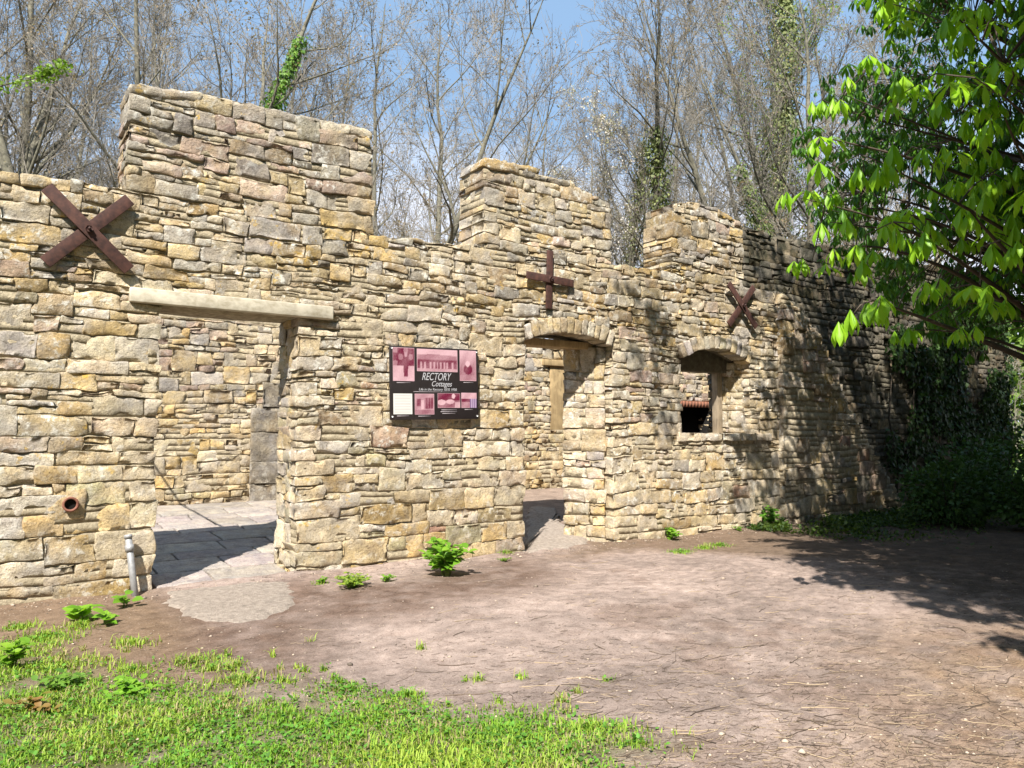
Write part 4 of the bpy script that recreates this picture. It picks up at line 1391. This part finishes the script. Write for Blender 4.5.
# ============================================================ bare woodland trees
def grow_tree(seed, H, nlimb=17, spread=.42, trunk_r=.16, lean=0.0, fine=1.0, multi=1, low=.22):
    r_ = np.random.RandomState(seed)
    trunkV, trunkF, tn = [], [], 0
    crV, crF, cn = [], [], 0
    def add(lst, pts, rad, n):
        V, Fc = tube_geo(np.array(pts), np.array(rad), n)
        k = sum(len(v) for v in lst[0][-1:])
        lst[0].append(V); lst[1].append(Fc + lst[2][0]); lst[2][0] += len(V)
    T = ([], [], [0]); K = ([], [], [0]); tips = []
    def path(p, d, L, n, wob, upb):
        pts = [np.array(p, float)]; d = np.array(d, float)
        for i in range(n):
            d = d + r_.normal(0, wob, 3) + np.array([0, 0, upb]); d /= np.linalg.norm(d)
            pts.append(pts[-1] + d * L / n)
        return np.array(pts)
    def side(d, ang):
        v = r_.normal(size=3); v -= d * (v @ d); v /= np.linalg.norm(v) + 1e-9
        return d * math.cos(ang) + v * math.sin(ang)
    trunks = []
    for q in range(multi):
        d0 = np.array([lean + (r_.normal(0, .25) if multi > 1 else 0), r_.normal(0, .05) + (r_.normal(0, .25) if multi > 1 else 0), 1]); d0 /= np.linalg.norm(d0)
        Hq = H * (r_.uniform(.7, 1) if multi > 1 else 1)
        tp_ = path((r_.normal(0, .1) * (multi > 1), r_.normal(0, .1) * (multi > 1), -.2), d0, Hq, 14, .055, .02)
        rr = trunk_r * (1 - np.linspace(0, 1, 15) ** 1.1 * .93)
        rr[0] *= 1.35
        add(T, tp_, rr, 8)
        trunks.append((tp_, rr, Hq))
    for tp_, rr, Hq in trunks:
        for k in range(nlimb // multi + (2 if multi > 1 else 0)):
            f = low + (1 - low) * (k + r_.uniform(0, 1)) / (nlimb // multi + 1)
            x = f * 14; i = min(13, int(x)); p = tp_[i] + (tp_[i + 1] - tp_[i]) * (x - i)
            td = tp_[i + 1] - tp_[i]; td /= np.linalg.norm(td)
            L1 = Hq * spread * (1.0 - .55 * f) * r_.uniform(.7, 1.15)
            lp = path(p, side(td, R(r_.uniform(28, 58))), L1, 8, .11, .05)
            r1 = min(rr[i] * .6, .085) * r_.uniform(.5, .95)
            add(T, lp, r1 * (1 - np.linspace(0, 1, 9) * .85), 5)
            n2_ = int(8 * fine) + 1
            for m in range(n2_):
                f2 = .15 + .85 * (m + r_.uniform(0, 1)) / n2_
                x2 = min(f2, .99) * 8; i2 = int(x2); p2_ = lp[i2] + (lp[i2 + 1] - lp[i2]) * (x2 - i2)
                d2 = lp[i2 + 1] - lp[i2]; d2 /= np.linalg.norm(d2)
                L2 = L1 * r_.uniform(.28, .5) * (1.1 - .5 * f2)
                sp = path(p2_, side(d2, R(r_.uniform(25, 55))), L2, 5, .14, .07)
                r2 = max(.0085, r1 * .32 * (1 - .5 * f2))
                add(K, sp, r2 * (1 - np.linspace(0, 1, 6) * .7), 4)
                n3 = int(7 * fine) + 1
                for w_ in range(n3):
                    f3 = .15 + .84 * (w_ + r_.uniform(0, 1)) / n3
                    x3 = f3 * 5; i3 = min(4, int(x3)); p3_ = sp[i3] + (sp[i3 + 1] - sp[i3]) * (x3 - i3)
                    d3 = sp[i3 + 1] - sp[i3]; d3 /= np.linalg.norm(d3)
                    L3 = L2 * r_.uniform(.3, .6)
                    tw = path(p3_, side(d3, R(r_.uniform(22, 55))), L3, 3, .16, .08)
                    add(K, tw, np.array([.0052, .0045, .0036, .0028]), 3)
                    tips.append(tw[-1]); 
                    for z_ in range(2):
                        i4 = r_.randint(0, 3); d4 = tw[i4 + 1] - tw[i4]; d4 /= np.linalg.norm(d4)
                        t4 = path(tw[i4], side(d4, R(r_.uniform(25, 50))), L3 * .5, 2, .15, .08)
                        add(K, t4, np.array([.0042, .0035, .0026]), 3); tips.append(t4[-1])
    tm = raw_mesh('trunk', np.vstack(T[0]), np.vstack(T[1]), M_BARK)
    km = raw_mesh('crown', np.vstack(K[0]), np.vstack(K[1]), M_TWIG)
    return tm, km, trunks, np.array(tips)

PROTO = {
    'ash': grow_tree(101, 14, 18, .36, .17, 0, 1.0),
    'oak': grow_tree(102, 14, 19, .42, .15, .05, 1.0, low=.2),
    'sapling': grow_tree(103, 11, 15, .33, .09, -.04, .9),
    'leaning': grow_tree(104, 13, 17, .44, .15, .30, 1.0, low=.15),
    'hazel': grow_tree(105, 6, 16, .42, .045, 0, .8, multi=5, low=.1),
    'slim': grow_tree(106, 14, 20, .28, .13, .03, 1.0, low=.3),
}
def bud_mesh(tips, seed, col, size, frac):
    r_ = np.random.RandomState(seed)
    t = tips[r_.uniform(size=len(tips)) < frac]
    n = len(t)
    cc = np.array(col) * r_.uniform(.7, 1.3, (n, 1))
    V, Fc, C_ = scatter_leaves(t, randunit(r_, n) + np.array([0, 0, .4]), randunit(r_, n), size * r_.uniform(.6, 1.4, n), 'ivy', cc)
    return raw_mesh('buds', V, Fc, M_LEAF, C_)
BUDS = {k: bud_mesh(v[3], 7 + i, (.30, .22, .14), .05, .55) for i, (k, v) in enumerate(PROTO.items())}
BLOSSOM = bud_mesh(PROTO['slim'][3], 77, (.75, .68, .64), .07, .9)
GREENB = bud_mesh(PROTO['slim'][3], 78, (.24, .33, .06), .06, .9)

def ivy_mesh(key, scale, h0, h1, n, rad, seed, col=(.10, .15, .03), col2=(.22, .26, .06), size=.09):
    r_ = np.random.RandomState(seed)
    tp_ = PROTO[key][2][0][0]
    f = h0 + (h1 - h0) * r_.uniform(0, 1, n) ** .9
    x = f * 14; i = np.minimum(13, x.astype(int)); fr = (x - i)[:, None]
    c_ = tp_[i] * (1 - fr) + tp_[np.minimum(i + 1, 14)] * fr
    az = r_.uniform(0, 6.28, n)
    clump = 1 + .7 * vnoise(np.column_stack([f * 14, np.cos(az) * 1.2, np.sin(az) * 1.2]))
    rr = rad * clump * r_.uniform(.35, 1.15, n) * (1.1 - .5 * f)
    out = np.column_stack([np.cos(az), np.sin(az), r_.uniform(-.5, .3, n)])
    pos = c_ + out * rr[:, None]
    cc = np.array(col) + r_.uniform(0, 1, (n, 1)) ** 1.5 * (np.array(col2) - np.array(col))
    V, Fc, C_ = scatter_leaves(pos, np.column_stack([r_.normal(size=(n, 2)) * .6, -np.ones(n)]) + out * .3, out + r_.normal(size=(n, 3)) * .3, size * r_.uniform(.6, 1.3, n), 'ivy', cc)
    return raw_mesh('ivy', V, Fc, M_IVY, C_)

rt = np.random.RandomState(111)
def put_tree(key, px, Y, H, label, rot=None, buds=None, ivy=None, align=None, name='bare_tree', group='bare woodland trees behind the ruined walls', cat='tree'):
    Hp = {'ash': 14, 'oak': 14, 'sapling': 11, 'leaning': 13, 'hazel': 6, 'slim': 14}[key]
    lim = 6.6 if px < 800 else 2.6
    while True:
        x = (px - 512) / F * Y
        if inside_depth(x, Y)[1] > lim: break
        Y += .5; H *= 1 + .5 / Y
    s = H / Hp
    z = gz(x, Y)
    rz_ = rt.uniform(0, 6.28) if rot is None else rot
    if ivy is not None:
        n_ = PROTO[key][2][0][0][align or 6] * s
        x -= n_[0] * math.cos(rz_) - n_[1] * math.sin(rz_)
    t = thing(name, label, cat, (x, Y, z), group)
    t.rotation_euler = (0, 0, rz_)
    t.scale = (s, s, s)
    obj('trunk', PROTO[key][0], t); obj('crown', PROTO[key][1], t)
    if buds is not None: obj('buds', buds, t)
    if ivy is not None: obj('ivy', ivy, t)
    return t
def Hfor(ytop, Y): return 1.5 + (434 - ytop) / F * Y

# individually described trees
tw = 'bare tree '
put_tree('ash', 8, 17, 15, 'straight grey trunked bare tree at the far left edge above the wall', 1.0, BUDS['ash'])
put_tree('oak', 42, 21, 18, 'pale bare tree left of the large iron cross, behind the wall', 2.0)
put_tree('ash', 82, 19, 17, 'thick straight bare trunk directly above the large iron cross', 2.6, BUDS['ash'])
put_tree('slim', 120, 18, 15, 'slim bare tree behind the left end of the tallest wall block', 0.3)
put_tree('ash', 232, 16, 15, 'ivy clad trunk rising behind the middle of the tallest wall block', 0.2, BUDS['ash'],
         ivy_mesh('ash', 1, .22, .78, 4600, .30, 5, (.07, .16, .02), (.2, .34, .05)), align=9, name='ivy_clad_tree')
put_tree('ash', 278, 20, 16, 'spreading bare tree just right of the ivy clad trunk on the tallest block', 1.2, BUDS['oak'])
put_tree('leaning', 345, 13.5, 9.5, 'pale limbed tree leaning right behind the gap beside the tallest block', -.15, BUDS['leaning'])
put_tree('leaning', 392, 17, 10, 'second leaning bare tree low in the gap between the wall blocks', .15)
put_tree('slim', 585, 19, Hfor(115, 19), 'small tree dusted with whitish blossom behind the middle wall block', .5, BLOSSOM, name='blossom_tree')
put_tree('slim', 628, 18, Hfor(62, 18), 'slender ivy wrapped tree in the gap right of the middle wall block', 1.0, BUDS['slim'],
         ivy_mesh('slim', 1, .15, .8, 4800, .34, 8, (.14, .18, .06), (.32, .33, .13)), name='ivy_clad_tree')
put_tree('ash', 654, 17, Hfor(8, 17), 'tall twin looking bare tree with ivy lower trunk left of the right hand block', 4.0, BUDS['ash'],
         ivy_mesh('ash', 1, .2, .7, 4800, .36, 9, (.12, .16, .05), (.26, .28, .10)), name='ivy_clad_tree')
put_tree('slim', 778, 18, Hfor(-60, 18), 'ivy smothered tree rising behind the right hand wall block', 2.2, GREENB,
         ivy_mesh('slim', 1, .1, .98, 17000, .70, 10, (.13, .17, .06), (.28, .30, .11)), name='ivy_clad_tree')
put_tree('leaning', 790, 15, Hfor(60, 15), 'green ivied stem leaning left above the right hand wall block', math.pi + .2, None,
         ivy_mesh('leaning', 1, .12, .75, 5200, .30, 12, (.14, .22, .05), (.3, .36, .10)), name='ivy_clad_tree')
put_tree('ash', 735, 22, Hfor(5, 22), 'bare tree between the two ivied trees right of centre', 3.0)
put_tree('oak', 838, 22, Hfor(-60, 22), 'bare tree showing pale through the chestnut leaves', 1.0, BUDS['oak'])
put_tree('ash', 905, 24, 18, 'bare tree mostly hidden by the horse chestnut boughs', 2.0)
# the wood behind: a seeded spread, each labelled by its neighbours along the skyline
spots = []
for k_, px in enumerate(range(-150, 1000, 56)):
    for Y0 in ((25, 34) if k_ % 3 == 0 else (28,)):
        spots.append((px + rt.uniform(-14, 14), Y0 + rt.uniform(-3, 3)))
places = [(118, 'over the low wall at the left'), (372, 'above the tallest wall block'), (470, 'between the tallest and middle blocks'),
          (612, 'above the middle wall block'), (672, 'between middle and right blocks'), (745, 'above the right hand wall block'), (2000, 'behind the horse chestnut')]
for px, Y in spots:
    tall_top = np.interp(px, [-200, 440, 480, 560, 620, 680, 720, 1000], [-60, -20, 70, 125, 75, 5, -10, -60]) + rt.uniform(-10, 35)
    if 480 < px < 610: tall_top += rt.uniform(-10, 20)
    key = ['ash', 'slim', 'slim', 'sapling', 'oak'][rt.randint(5)]
    where = next(w for lim, w in places if px < lim)
    dist = 'farther' if Y > 29 else 'nearer'
    put_tree(key, px, Y, min(Hfor(tall_top, Y), 23), f'slender bare tree, {dist} rank of the wood, {where}', None, BUDS[key] if rt.uniform() < .5 else None)
for px, Y in [(-60, 14), (15, 15), (60, 17), (105, 15), (385, 16), (405, 19), (430, 15), (455, 18), (490, 21), (520, 24), (560, 21), (615, 15), (632, 20), (655, 16), (700, 20), (750, 17), (775, 20), (815, 16), (860, 18), (1022, 30), (1050, 34)]:
    where = next(w for lim, w in places if px < lim)
    put_tree('hazel', px, Y, rt.uniform(4.6, 6.2), f'many stemmed bare hazel thicket {where}', None, BUDS['hazel'] if rt.uniform() < .6 else None, name='hazel_bush', group='hazel bushes behind the walls', cat='bush')

# ============================================================ horse chestnut on the right
def chestnut(base_xy=(7.3, 9.4), label='horse chestnut tree with large bright green drooping leaves overhanging from the right', masked=True, N=4500, sc=1.0):
    r_ = np.random.RandomState(121)
    base = np.array([*base_xy, 0.])
    base[2] = gz(base[0], base[1])
    t = thing('horse_chestnut', label, 'tree', base, 'horse chestnuts on the right')
    # leaf cluster centres
    cand = []
    ctr = np.array([base[0] + .1, base[1] - .6, 6.3]); rad = np.array([4.6, 4.2, 4.3])
    while len(cand) < N:
        v = r_.normal(size=3); v /= np.linalg.norm(v); v *= r_.uniform(.25, 1) ** .5
        p = ctr + v * rad
        if p[2] < 2.35 + .25 * r_.uniform(): continue
        if not masked:
            if p[2] > 2.6: cand.append(p)
            continue
        uu, ss = inside_depth(p[0], p[1])
        if ss > .9 and p[2] < 5.2: continue
        x, y, zc = project(p)
        edge = np.interp(y, [-400, -30, 0, 50, 100, 150, 200, 260, 300, 345, 420], [760, 860, 858, 846, 818, 806, 800, 822, 858, 900, 985])
        if y < 780 and x < edge + r_.uniform(-14, 28) and y > -130: continue
        if y > 330 and x < 1024 and r_.uniform() < .5: continue
        if 990 < x < 1040 and 335 < y < 440: continue
        # gaps in the visible part
        g_ = vnoise((p * 1.15 + 3)[None])[0]
        if g_ < (-.05 if x < 935 and y > 0 else -.3): continue
        if x < 960 and y > 0 and r_.uniform() < .2: continue
        cand.append(p)
    # hand placed outer sprays: (px, py, Y)
    spr = [(792, 196, 7.6), (835, 168, 6.2), (876, 160, 6.0), (905, 92, 5.6), (975, 78, 5.4), (1010, 60, 5.5), (900, 212, 7.0), (918, 282, 6.3), (872, 300, 6.0), (850, 318, 5.9), (893, 222, 6.6),
           (935, 92, 5.9), (960, 20, 5.6), (1000, 15, 5.8), (1000, 240, 5.8), (980, 285, 5.9), (1015, 200, 5.6), (940, 150, 6.3), (830, 222, 7.4), (960, 330, 6.6), (1010, 300, 6.2), (880, 0, 6.4),
           (826, 138, 7.2), (818, 190, 7.6), (846, 245, 7.2), (868, 262, 6.8), (905, 330, 6.9), (925, 235, 6.4), (968, 208, 6.2), (812, 262, 8.2), (845, 95, 7.4), (868, 62, 7.2), (1005, 118, 5.5)]
    sp = [at_depth(a, b_, c_) for a, b_, c_ in spr]
    # bough high over the frame that throws the dappled patches on the wall
    for (px, py, tt) in [(652, 310, 4.3), (660, 330, 4.5), (648, 352, 4.4), (668, 372, 4.2), (655, 395, 4.6), (640, 345, 4.3), (672, 345, 4.4), (744, 450, 4.4), (750, 478, 4.6), (742, 500, 4.5), (756, 440, 4.2), (762, 462, 4.3),
                         (790, 300, 4.2), (636, 300, 4.3), (645, 380, 4.5), (660, 300, 4.4), (770, 450, 4.3), (778, 480, 4.4), (768, 400, 4.2), (785, 420, 4.3), (795, 350, 4.3), (748, 425, 4.5), (806, 310, 4.0), (782, 330, 4.1), (770, 312, 4.3), (652, 322, 4.7), (664, 352, 4.8)]:
        u_, z_ = wp(px, py)
        for q in range(2 if px < 700 else 4):
            sp.append(W3(u_, z_, 0) + SUN_TO * tt * 1.75 + r_.normal(0, .16, 3))
    if not masked: sp, spr = [], []
    if masked:  # unseen sprays added towards the sun to cast shade on the boundary wall
        for px in range(750, 1010, 17):
            for py in (242, 262, 284, 308):
                u_, z_ = wp(px + r_.uniform(-6, 6), py + r_.uniform(-5, 5), OFFR)
                c_ = W3(u_, z_, OFFR) + SUN_TO * r_.uniform(6.6, 8.5)
                for q in range(2): sp.append(c_ + r_.normal(0, .16, 3))
    pts = np.array(cand + sp)
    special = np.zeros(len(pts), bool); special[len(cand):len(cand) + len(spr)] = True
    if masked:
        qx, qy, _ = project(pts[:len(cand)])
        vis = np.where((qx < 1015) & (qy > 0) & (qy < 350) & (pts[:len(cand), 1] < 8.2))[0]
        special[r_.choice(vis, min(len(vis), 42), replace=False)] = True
    # limbs: from trunk to cluster groups
    T = MB()
    trunk_pts = np.array([base + np.array([0, 0, -.3]), base + np.array([.02, 0, 1.2]), base + np.array([0.1, -.1, 3.0]), base + np.array([.1, -.3, 5.0]), base + np.array([0, -.5, 7.5]), base + np.array([0.1, -.6, 9.8])])
    T.tube(trunk_pts, [.42, .30, .26, .22, .14, .05], 12, cap=False)
    nodes = []
    K = 46
    ii = r_.choice(len(cand), K, replace=False)
    ends = list(np.array(cand)[ii] * 1.0) + sp[:len(spr):2] + sp[len(spr)::9]
    L = MB()
    for e in ends:
        h = np.clip(e[2] - r_.uniform(.6, 2.0), 1.9, 9) 
        f = np.interp(h, trunk_pts[:, 2], np.arange(6)); i0 = min(4, int(f)); s0 = trunk_pts[i0] + (trunk_pts[i0 + 1] - trunk_pts[i0]) * (f - i0)
        m1 = s0 * .6 + e * .4 + r_.normal(0, .18, 3) + np.array([0, 0, .35]); m2 = s0 * .25 + e * .75 + r_.normal(0, .12, 3) + np.array([0, 0, .22])
        P = []
        for tt in np.linspace(0, 1, 10):
            a_ = (1 - tt) ** 3; b_ = 3 * (1 - tt) ** 2 * tt; c_ = 3 * (1 - tt) * tt ** 2; d_ = tt ** 3
            P.append(a_ * s0 + b_ * m1 + c_ * m2 + d_ * e)
        P = np.array(P); nodes.append(P[3:])
        L.tube(P, np.linspace(.05, .006, 10) * r_.uniform(.5, 1.0), 6, cap=False)
    nodes = np.vstack(nodes)
    # twigs from nearest limb node to each rosette
    for p in pts:
        d2 = np.sum((nodes - p) ** 2, axis=1) + (nodes[:, 2] < p[2] - .8) * .3
        q = nodes[np.argmin(d2)]
        if np.linalg.norm(p - q) > .05:
            m = (p + q) / 2 + r_.normal(0, .05, 3) + np.array([0, 0, .06])
            L.tube([q, m, p], [.009, .0065, .004], 4, cap=False)
    T.part('trunk', M_BARKD, t, smooth=True)
    L.part('limb', M_BARKD, t, smooth=True)
    # rosettes of drooping palmate leaves: 3-4 leaves around each point
    pos, dr, up, sz, cc = [], [], [], [], []
    for k, p in enumerate(pts):
        nl = 3 if special[k] else r_.randint(3, 6)
        for a in range(nl):
            az = r_.uniform(0, 6.28)
            pet = p + np.array([math.cos(az), math.sin(az), r_.uniform(-.2, .5)]) * r_.uniform(.06, .20)
            m = r_.randint(5, 8)
            az0 = r_.uniform(0, 6.28); droop = r_.uniform(.4, 2.6)
            s_ = (r_.uniform(.15, .24) if special[k] else r_.uniform(.08, .18)) if masked else r_.uniform(.2, .3)
            tt = r_.uniform(0, 1)
            col = (np.array([.18, .38, .012]) * (1 - tt) + np.array([.34, .58, .03]) * tt) if special[k] else (np.array([.045, .13, .012]) * (1 - tt) + np.array([.11, .26, .018]) * tt)  # chosen sprays painted a brighter green, as leaves caught by the sun
            for q in range(m):
                b_ = az0 + 2 * math.pi * q / m + r_.uniform(-.15, .15)
                d_ = np.array([math.cos(b_), math.sin(b_), -droop])
                pos.append(pet); dr.append(d_); up.append((math.cos(b_) * .7, math.sin(b_) * .7, 1.0)); sz.append(s_ * r_.uniform(.75, 1.1)); cc.append(col)
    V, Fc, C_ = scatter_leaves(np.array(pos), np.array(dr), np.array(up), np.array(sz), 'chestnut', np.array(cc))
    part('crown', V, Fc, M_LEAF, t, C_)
    return t

# ============================================================ sun, sky
SUN_EL = R(48)
SUN_H = np.array([-.18, -.98]); SUN_H /= np.linalg.norm(SUN_H)
SUN_TO = np.array([SUN_H[0] * math.cos(SUN_EL), SUN_H[1] * math.cos(SUN_EL), math.sin(SUN_EL)])
ch = chestnut()
chb = chestnut((12.6, 11.6), 'second horse chestnut, shading the dark boundary wall', False, 2600)
def dup(root, loc, rot, scale, label):
    r2 = root.copy(); COL.objects.link(r2); r2.location = loc; r2.rotation_euler = (0, 0, rot); r2.scale = (scale,) * 3
    r2['label'] = label
    for c_ in list(root.children):
        q = c_.copy(); COL.objects.link(q); q.parent = r2
    return r2
dup(chb, (7.45, 2.55, 0), R(-100), 1.08, 'third horse chestnut beyond the right edge, its shadow falling on the path')
dup(chb, (13.6, 5.6, 0), R(80), 1.1, 'fourth horse chestnut, added beyond the right edge to cut the open sky light')  # added out of view to thin the sky fill
dup(chb, (11.8, 4.6, 0), R(140), 1.5, 'tallest horse chestnut, added beyond the right edge to deepen the wall shade')  # added out of view, its crown darkens the boundary wall
for k_, (x_, y_, a_, c_) in enumerate([(-13, -9, 20, 1.0), (-7, -13, 90, 1.15), (0, -14, 200, 1.0), (7, -13, 300, 1.2), (13, -8, 10, 1.3), (-15, -2, 120, .9), (17, 1, 250, 1.3)]):  # added ring of unseen trees, screens off low sky light
    dup(chb, (x_, y_, 0), R(a_), c_, 'horse chestnut added out of view to block open sky light')
dup(chb, (17.5, 13.5, 0), R(200), 1.1, 'farthest horse chestnut, beyond the end of the dark boundary wall')

def added_dark_ivy():  # ivy put in to darken the wall's far end, leaves coloured near black
    r_ = np.random.RandomState(151)
    u_a = wu(880, 400, OFFR)
    n = 15000
    u_ = u_a + (ur1 - u_a) * r_.uniform(0, 1, n) ** .85; z_ = r_.uniform(0, 1, n) ** .9 * (zr + .1)
    p = np.column_stack([u_ * .8, z_ * .9, u_ * 0])
    k = fbm(p, 3) + np.clip((u_ - u_a) / 4, 0, 1) * .9 - .35 > 0
    u_, z_ = u_[k], z_[k]; n = len(u_)
    pos = OR + u_[:, None] * D3 + z_[:, None] * Z3 - N3 * r_.uniform(.01, .16, (n, 1))
    b_ = W3((u_a + ur1) / 2, 0, OFFR)
    t = thing('added_dark_ivy', 'dark ivy added over the far end of the boundary wall to deepen its shade', 'ivy', b_)
    cc = np.array([.022, .05, .012]) + r_.uniform(0, 1, (n, 1)) * np.array([.035, .06, .012])
    V, Fc, C_ = scatter_leaves(pos, r_.normal(0, .5, (n, 3)) - Z3, -N3 + r_.normal(0, .4, (n, 3)), r_.uniform(.07, .15, n), 'ivy', cc)
    part('foliage', V, Fc, M_IVY, t, C_)
    for q in range(7):
        u0_ = u_a + (ur1 - u_a) * (q + .5) / 7
        mb = MB(); mb.tube([W3(u0_ + r_.normal(0, .15) * j, z2, OFFR - .05) for j, z2 in enumerate((-.05, .9, 1.8, 2.8))], [.03, .025, .018, .008], 6)
        mb.part('stem', M_BARKD, t, smooth=True)
added_dark_ivy()

# shrubs in the shade at the right
def shrub(px, Y, w, h, label, seed):
    r_ = np.random.RandomState(seed)
    x = (px - 512) / F * Y
    b_ = np.array([x, Y, gz(x, Y)])
    t = thing('evergreen_shrub', label, 'shrub', b_, 'dark shrubs below the chestnut')
    n = 2600
    v = randunit(r_, n) * (r_.uniform(0, 1, (n, 1)) ** .33)
    pos = b_ + np.array([0, 0, h * .48]) + v * np.array([w / 2, w / 2, h / 2]) * (1 + .25 * vnoise(v * 2.5 + seed))[:, None]
    cc = np.array([.03, .07, .015]) + r_.uniform(0, 1, (n, 1)) * np.array([.05, .09, .02])
    V, Fc, C_ = scatter_leaves(pos, v + r_.normal(0, .5, (n, 3)), randunit(r_, n) + np.array([0, 0, 1]), r_.uniform(.05, .11, n), 'broad', cc)
    part('foliage', V, Fc, M_IVY, t, C_)
    mb = MB()
    for k in range(9):
        a = r_.uniform(0, 6.28)
        mb.tube([b_ - Z3 * .05, b_ + np.array([math.cos(a) * w * .15, math.sin(a) * w * .15, h * .4]), b_ + np.array([math.cos(a) * w * .35, math.sin(a) * w * .35, h * .8])], [.02, .014, .006], 5)
    mb.part('stem', M_BARKD, t, smooth=True)
shrub(1040, 12.0, 1.3, .9, 'dark shrub nearest the path, in the deep shade at the right edge', 1)
shrub(945, 13.0, 1.5, 1.1, 'low dark shrub against the shaded wall right of the buttress', 2)
shrub(990, 14.6, 2.0, 1.5, 'dark shrub farther along the shaded boundary wall', 3)
shrub(1060, 12.5, 2.4, 2.0, 'large dark shrub just beyond the right edge of the view', 4)

def hedge():
    r_ = np.random.RandomState(141)
    n = 26000
    x = r_.uniform(22, 48, n); y = 40 + r_.normal(0, .8, n) + .1 * x; z = r_.uniform(0, 1, n) ** .8 * (8.6 + 1.5 * vnoise(np.column_stack([x * .5, x * 0, x * 0])))
    pos = np.column_stack([x, y, z + FZ * 0])
    cc = np.array([.07, .13, .02]) + r_.uniform(0, 1, (n, 1)) * np.array([.12, .16, .03])
    b_ = np.array([35., 43., 0.])
    t = thing('field_hedge', 'distant green hedge seen through the gap past the end of the dark wall', 'hedge', b_)
    V, Fc, C_ = scatter_leaves(pos, randunit(r_, n), randunit(r_, n), r_.uniform(.25, .5, n), 'ivy', cc)
    part('foliage', V, Fc, M_IVY, t, C_)
hedge()

# leafy larch-like bough entering at the upper left
def left_bough():
    r_ = np.random.RandomState(131)
    base = np.array([-10.6, 14.0, 0]); base[2] = gz(base[0], base[1])
    t = thing('young_larch', 'young larch whose bright green feathery bough pokes in at the upper left edge', 'tree', base)
    mb = MB(); mb.tube([base - Z3 * .2, base + Z3 * 3.2, base + Z3 * 7, base + Z3 * 10.5], [.14, .11, .07, .015], 8, cap=False)
    mb.part('trunk', M_BARKD, t, smooth=True)
    mbx = MB(); pos = []
    p0_ = base + Z3 * 7.2
    lines = [(p0_, at_depth(-20, 88, 13.6), at_depth(38, 78, 13.6)), (at_depth(36, 79, 13.6), at_depth(50, 73, 13.6), at_depth(64, 65, 13.6))]
    for k in range(14):
        z_ = r_.uniform(4.5, 10); a = r_.uniform(1.8, 5.2)
        e = base + np.array([math.cos(a) * 1.1, math.sin(a) * 1.1, z_ - .1])
        lines.append((base + Z3 * z_, (base + Z3 * z_ + e) / 2 + Z3 * .1, e))
    for a, b_, c_ in lines:
        P = np.array([(1 - s) ** 2 * a + 2 * s * (1 - s) * b_ + s * s * c_ for s in np.linspace(0, 1, 12)])
        mb = MB(); mb.tube(P, np.linspace(.02, .006, 12), 5, cap=False); mb.part('limb', M_BARKD, t, smooth=True)
        for p in P[2:]:
            for q in range(26): pos.append(p + r_.normal(0, .045, 3) * np.array([2.0, 2.0, .8]))
    pos = np.array(pos); n = len(pos)
    cc = np.array([.20, .32, .03]) * r_.uniform(.7, 1.3, (n, 1))
    V, Fc, C_ = scatter_leaves(pos, randunit(r_, n), randunit(r_, n), r_.uniform(.05, .09, n), 'ivy', cc)
    part('crown', V, Fc, M_LEAF, t, C_)
left_bough()

ld = bpy.data.lights.new('sun', 'SUN'); ld.energy = 5.0; ld.angle = R(.5); ld.color = (1.0, .955, .88)
so = bpy.data.objects.new('sun', ld); COL.objects.link(so)
so.rotation_euler = Vector(SUN_TO).to_track_quat('Z', 'Y').to_euler()
so.location = (0, -10, 20)

w = bpy.data.worlds.new('World'); SC.world = w; w.use_nodes = True
nt = w.node_tree
bg = nt.nodes['Background']
sky = nt.nodes.new('ShaderNodeTexSky'); sky.sky_type = 'NISHITA'; sky.sun_disc = False
sky.sun_elevation = SUN_EL
sky.sun_rotation = math.atan2(SUN_TO[0], SUN_TO[1])
sky.air_density = 1.0; sky.dust_density = .5; sky.ozone_density = 1.4
tc = nt.nodes.new('ShaderNodeTexCoord')
mp = nt.nodes.new('ShaderNodeMapping'); mp.inputs['Scale'].default_value = (1, 1, 2.6)
nt.links.new(tc.outputs['Generated'], mp.inputs['Vector'])
cl = noise_node(nt, mp.outputs[0], 2.1, 7, .6, .3)
sep = nt.nodes.new('ShaderNodeSeparateXYZ'); nt.links.new(tc.outputs['Generated'], sep.inputs[0])
# clouds gather towards the horizon
low = nt.nodes.new('ShaderNodeMapRange'); low.inputs['From Min'].default_value = .14; low.inputs['From Max'].default_value = .50
low.inputs['To Min'].default_value = .52; low.inputs['To Max'].default_value = -.38
nt.links.new(sep.outputs['Z'], low.inputs['Value'])
cf_ = ramp(nt, mathn(nt, 'ADD', cl, low.outputs[0]), [(.44, .13), (.74, .92)])
cm = mix(nt, cf_, mix(nt, .5, sky.outputs[0], (3.0, 6.2, 10.4)), (9.0, 9.5, 10.8))
nt.links.new(cm, bg.inputs['Color'])
bg.inputs['Strength'].default_value = .060

SC.view_settings.view_transform = 'Standard'; SC.view_settings.look = 'None'
SC.view_settings.exposure = 0.98; SC.view_settings.gamma = 1.0
SC.cycles.max_bounces = 6
SC.cycles.transparent_max_bounces = 4
print('VERTS', sum(len(o.data.vertices) for o in COL.objects if o.type == 'MESH'))
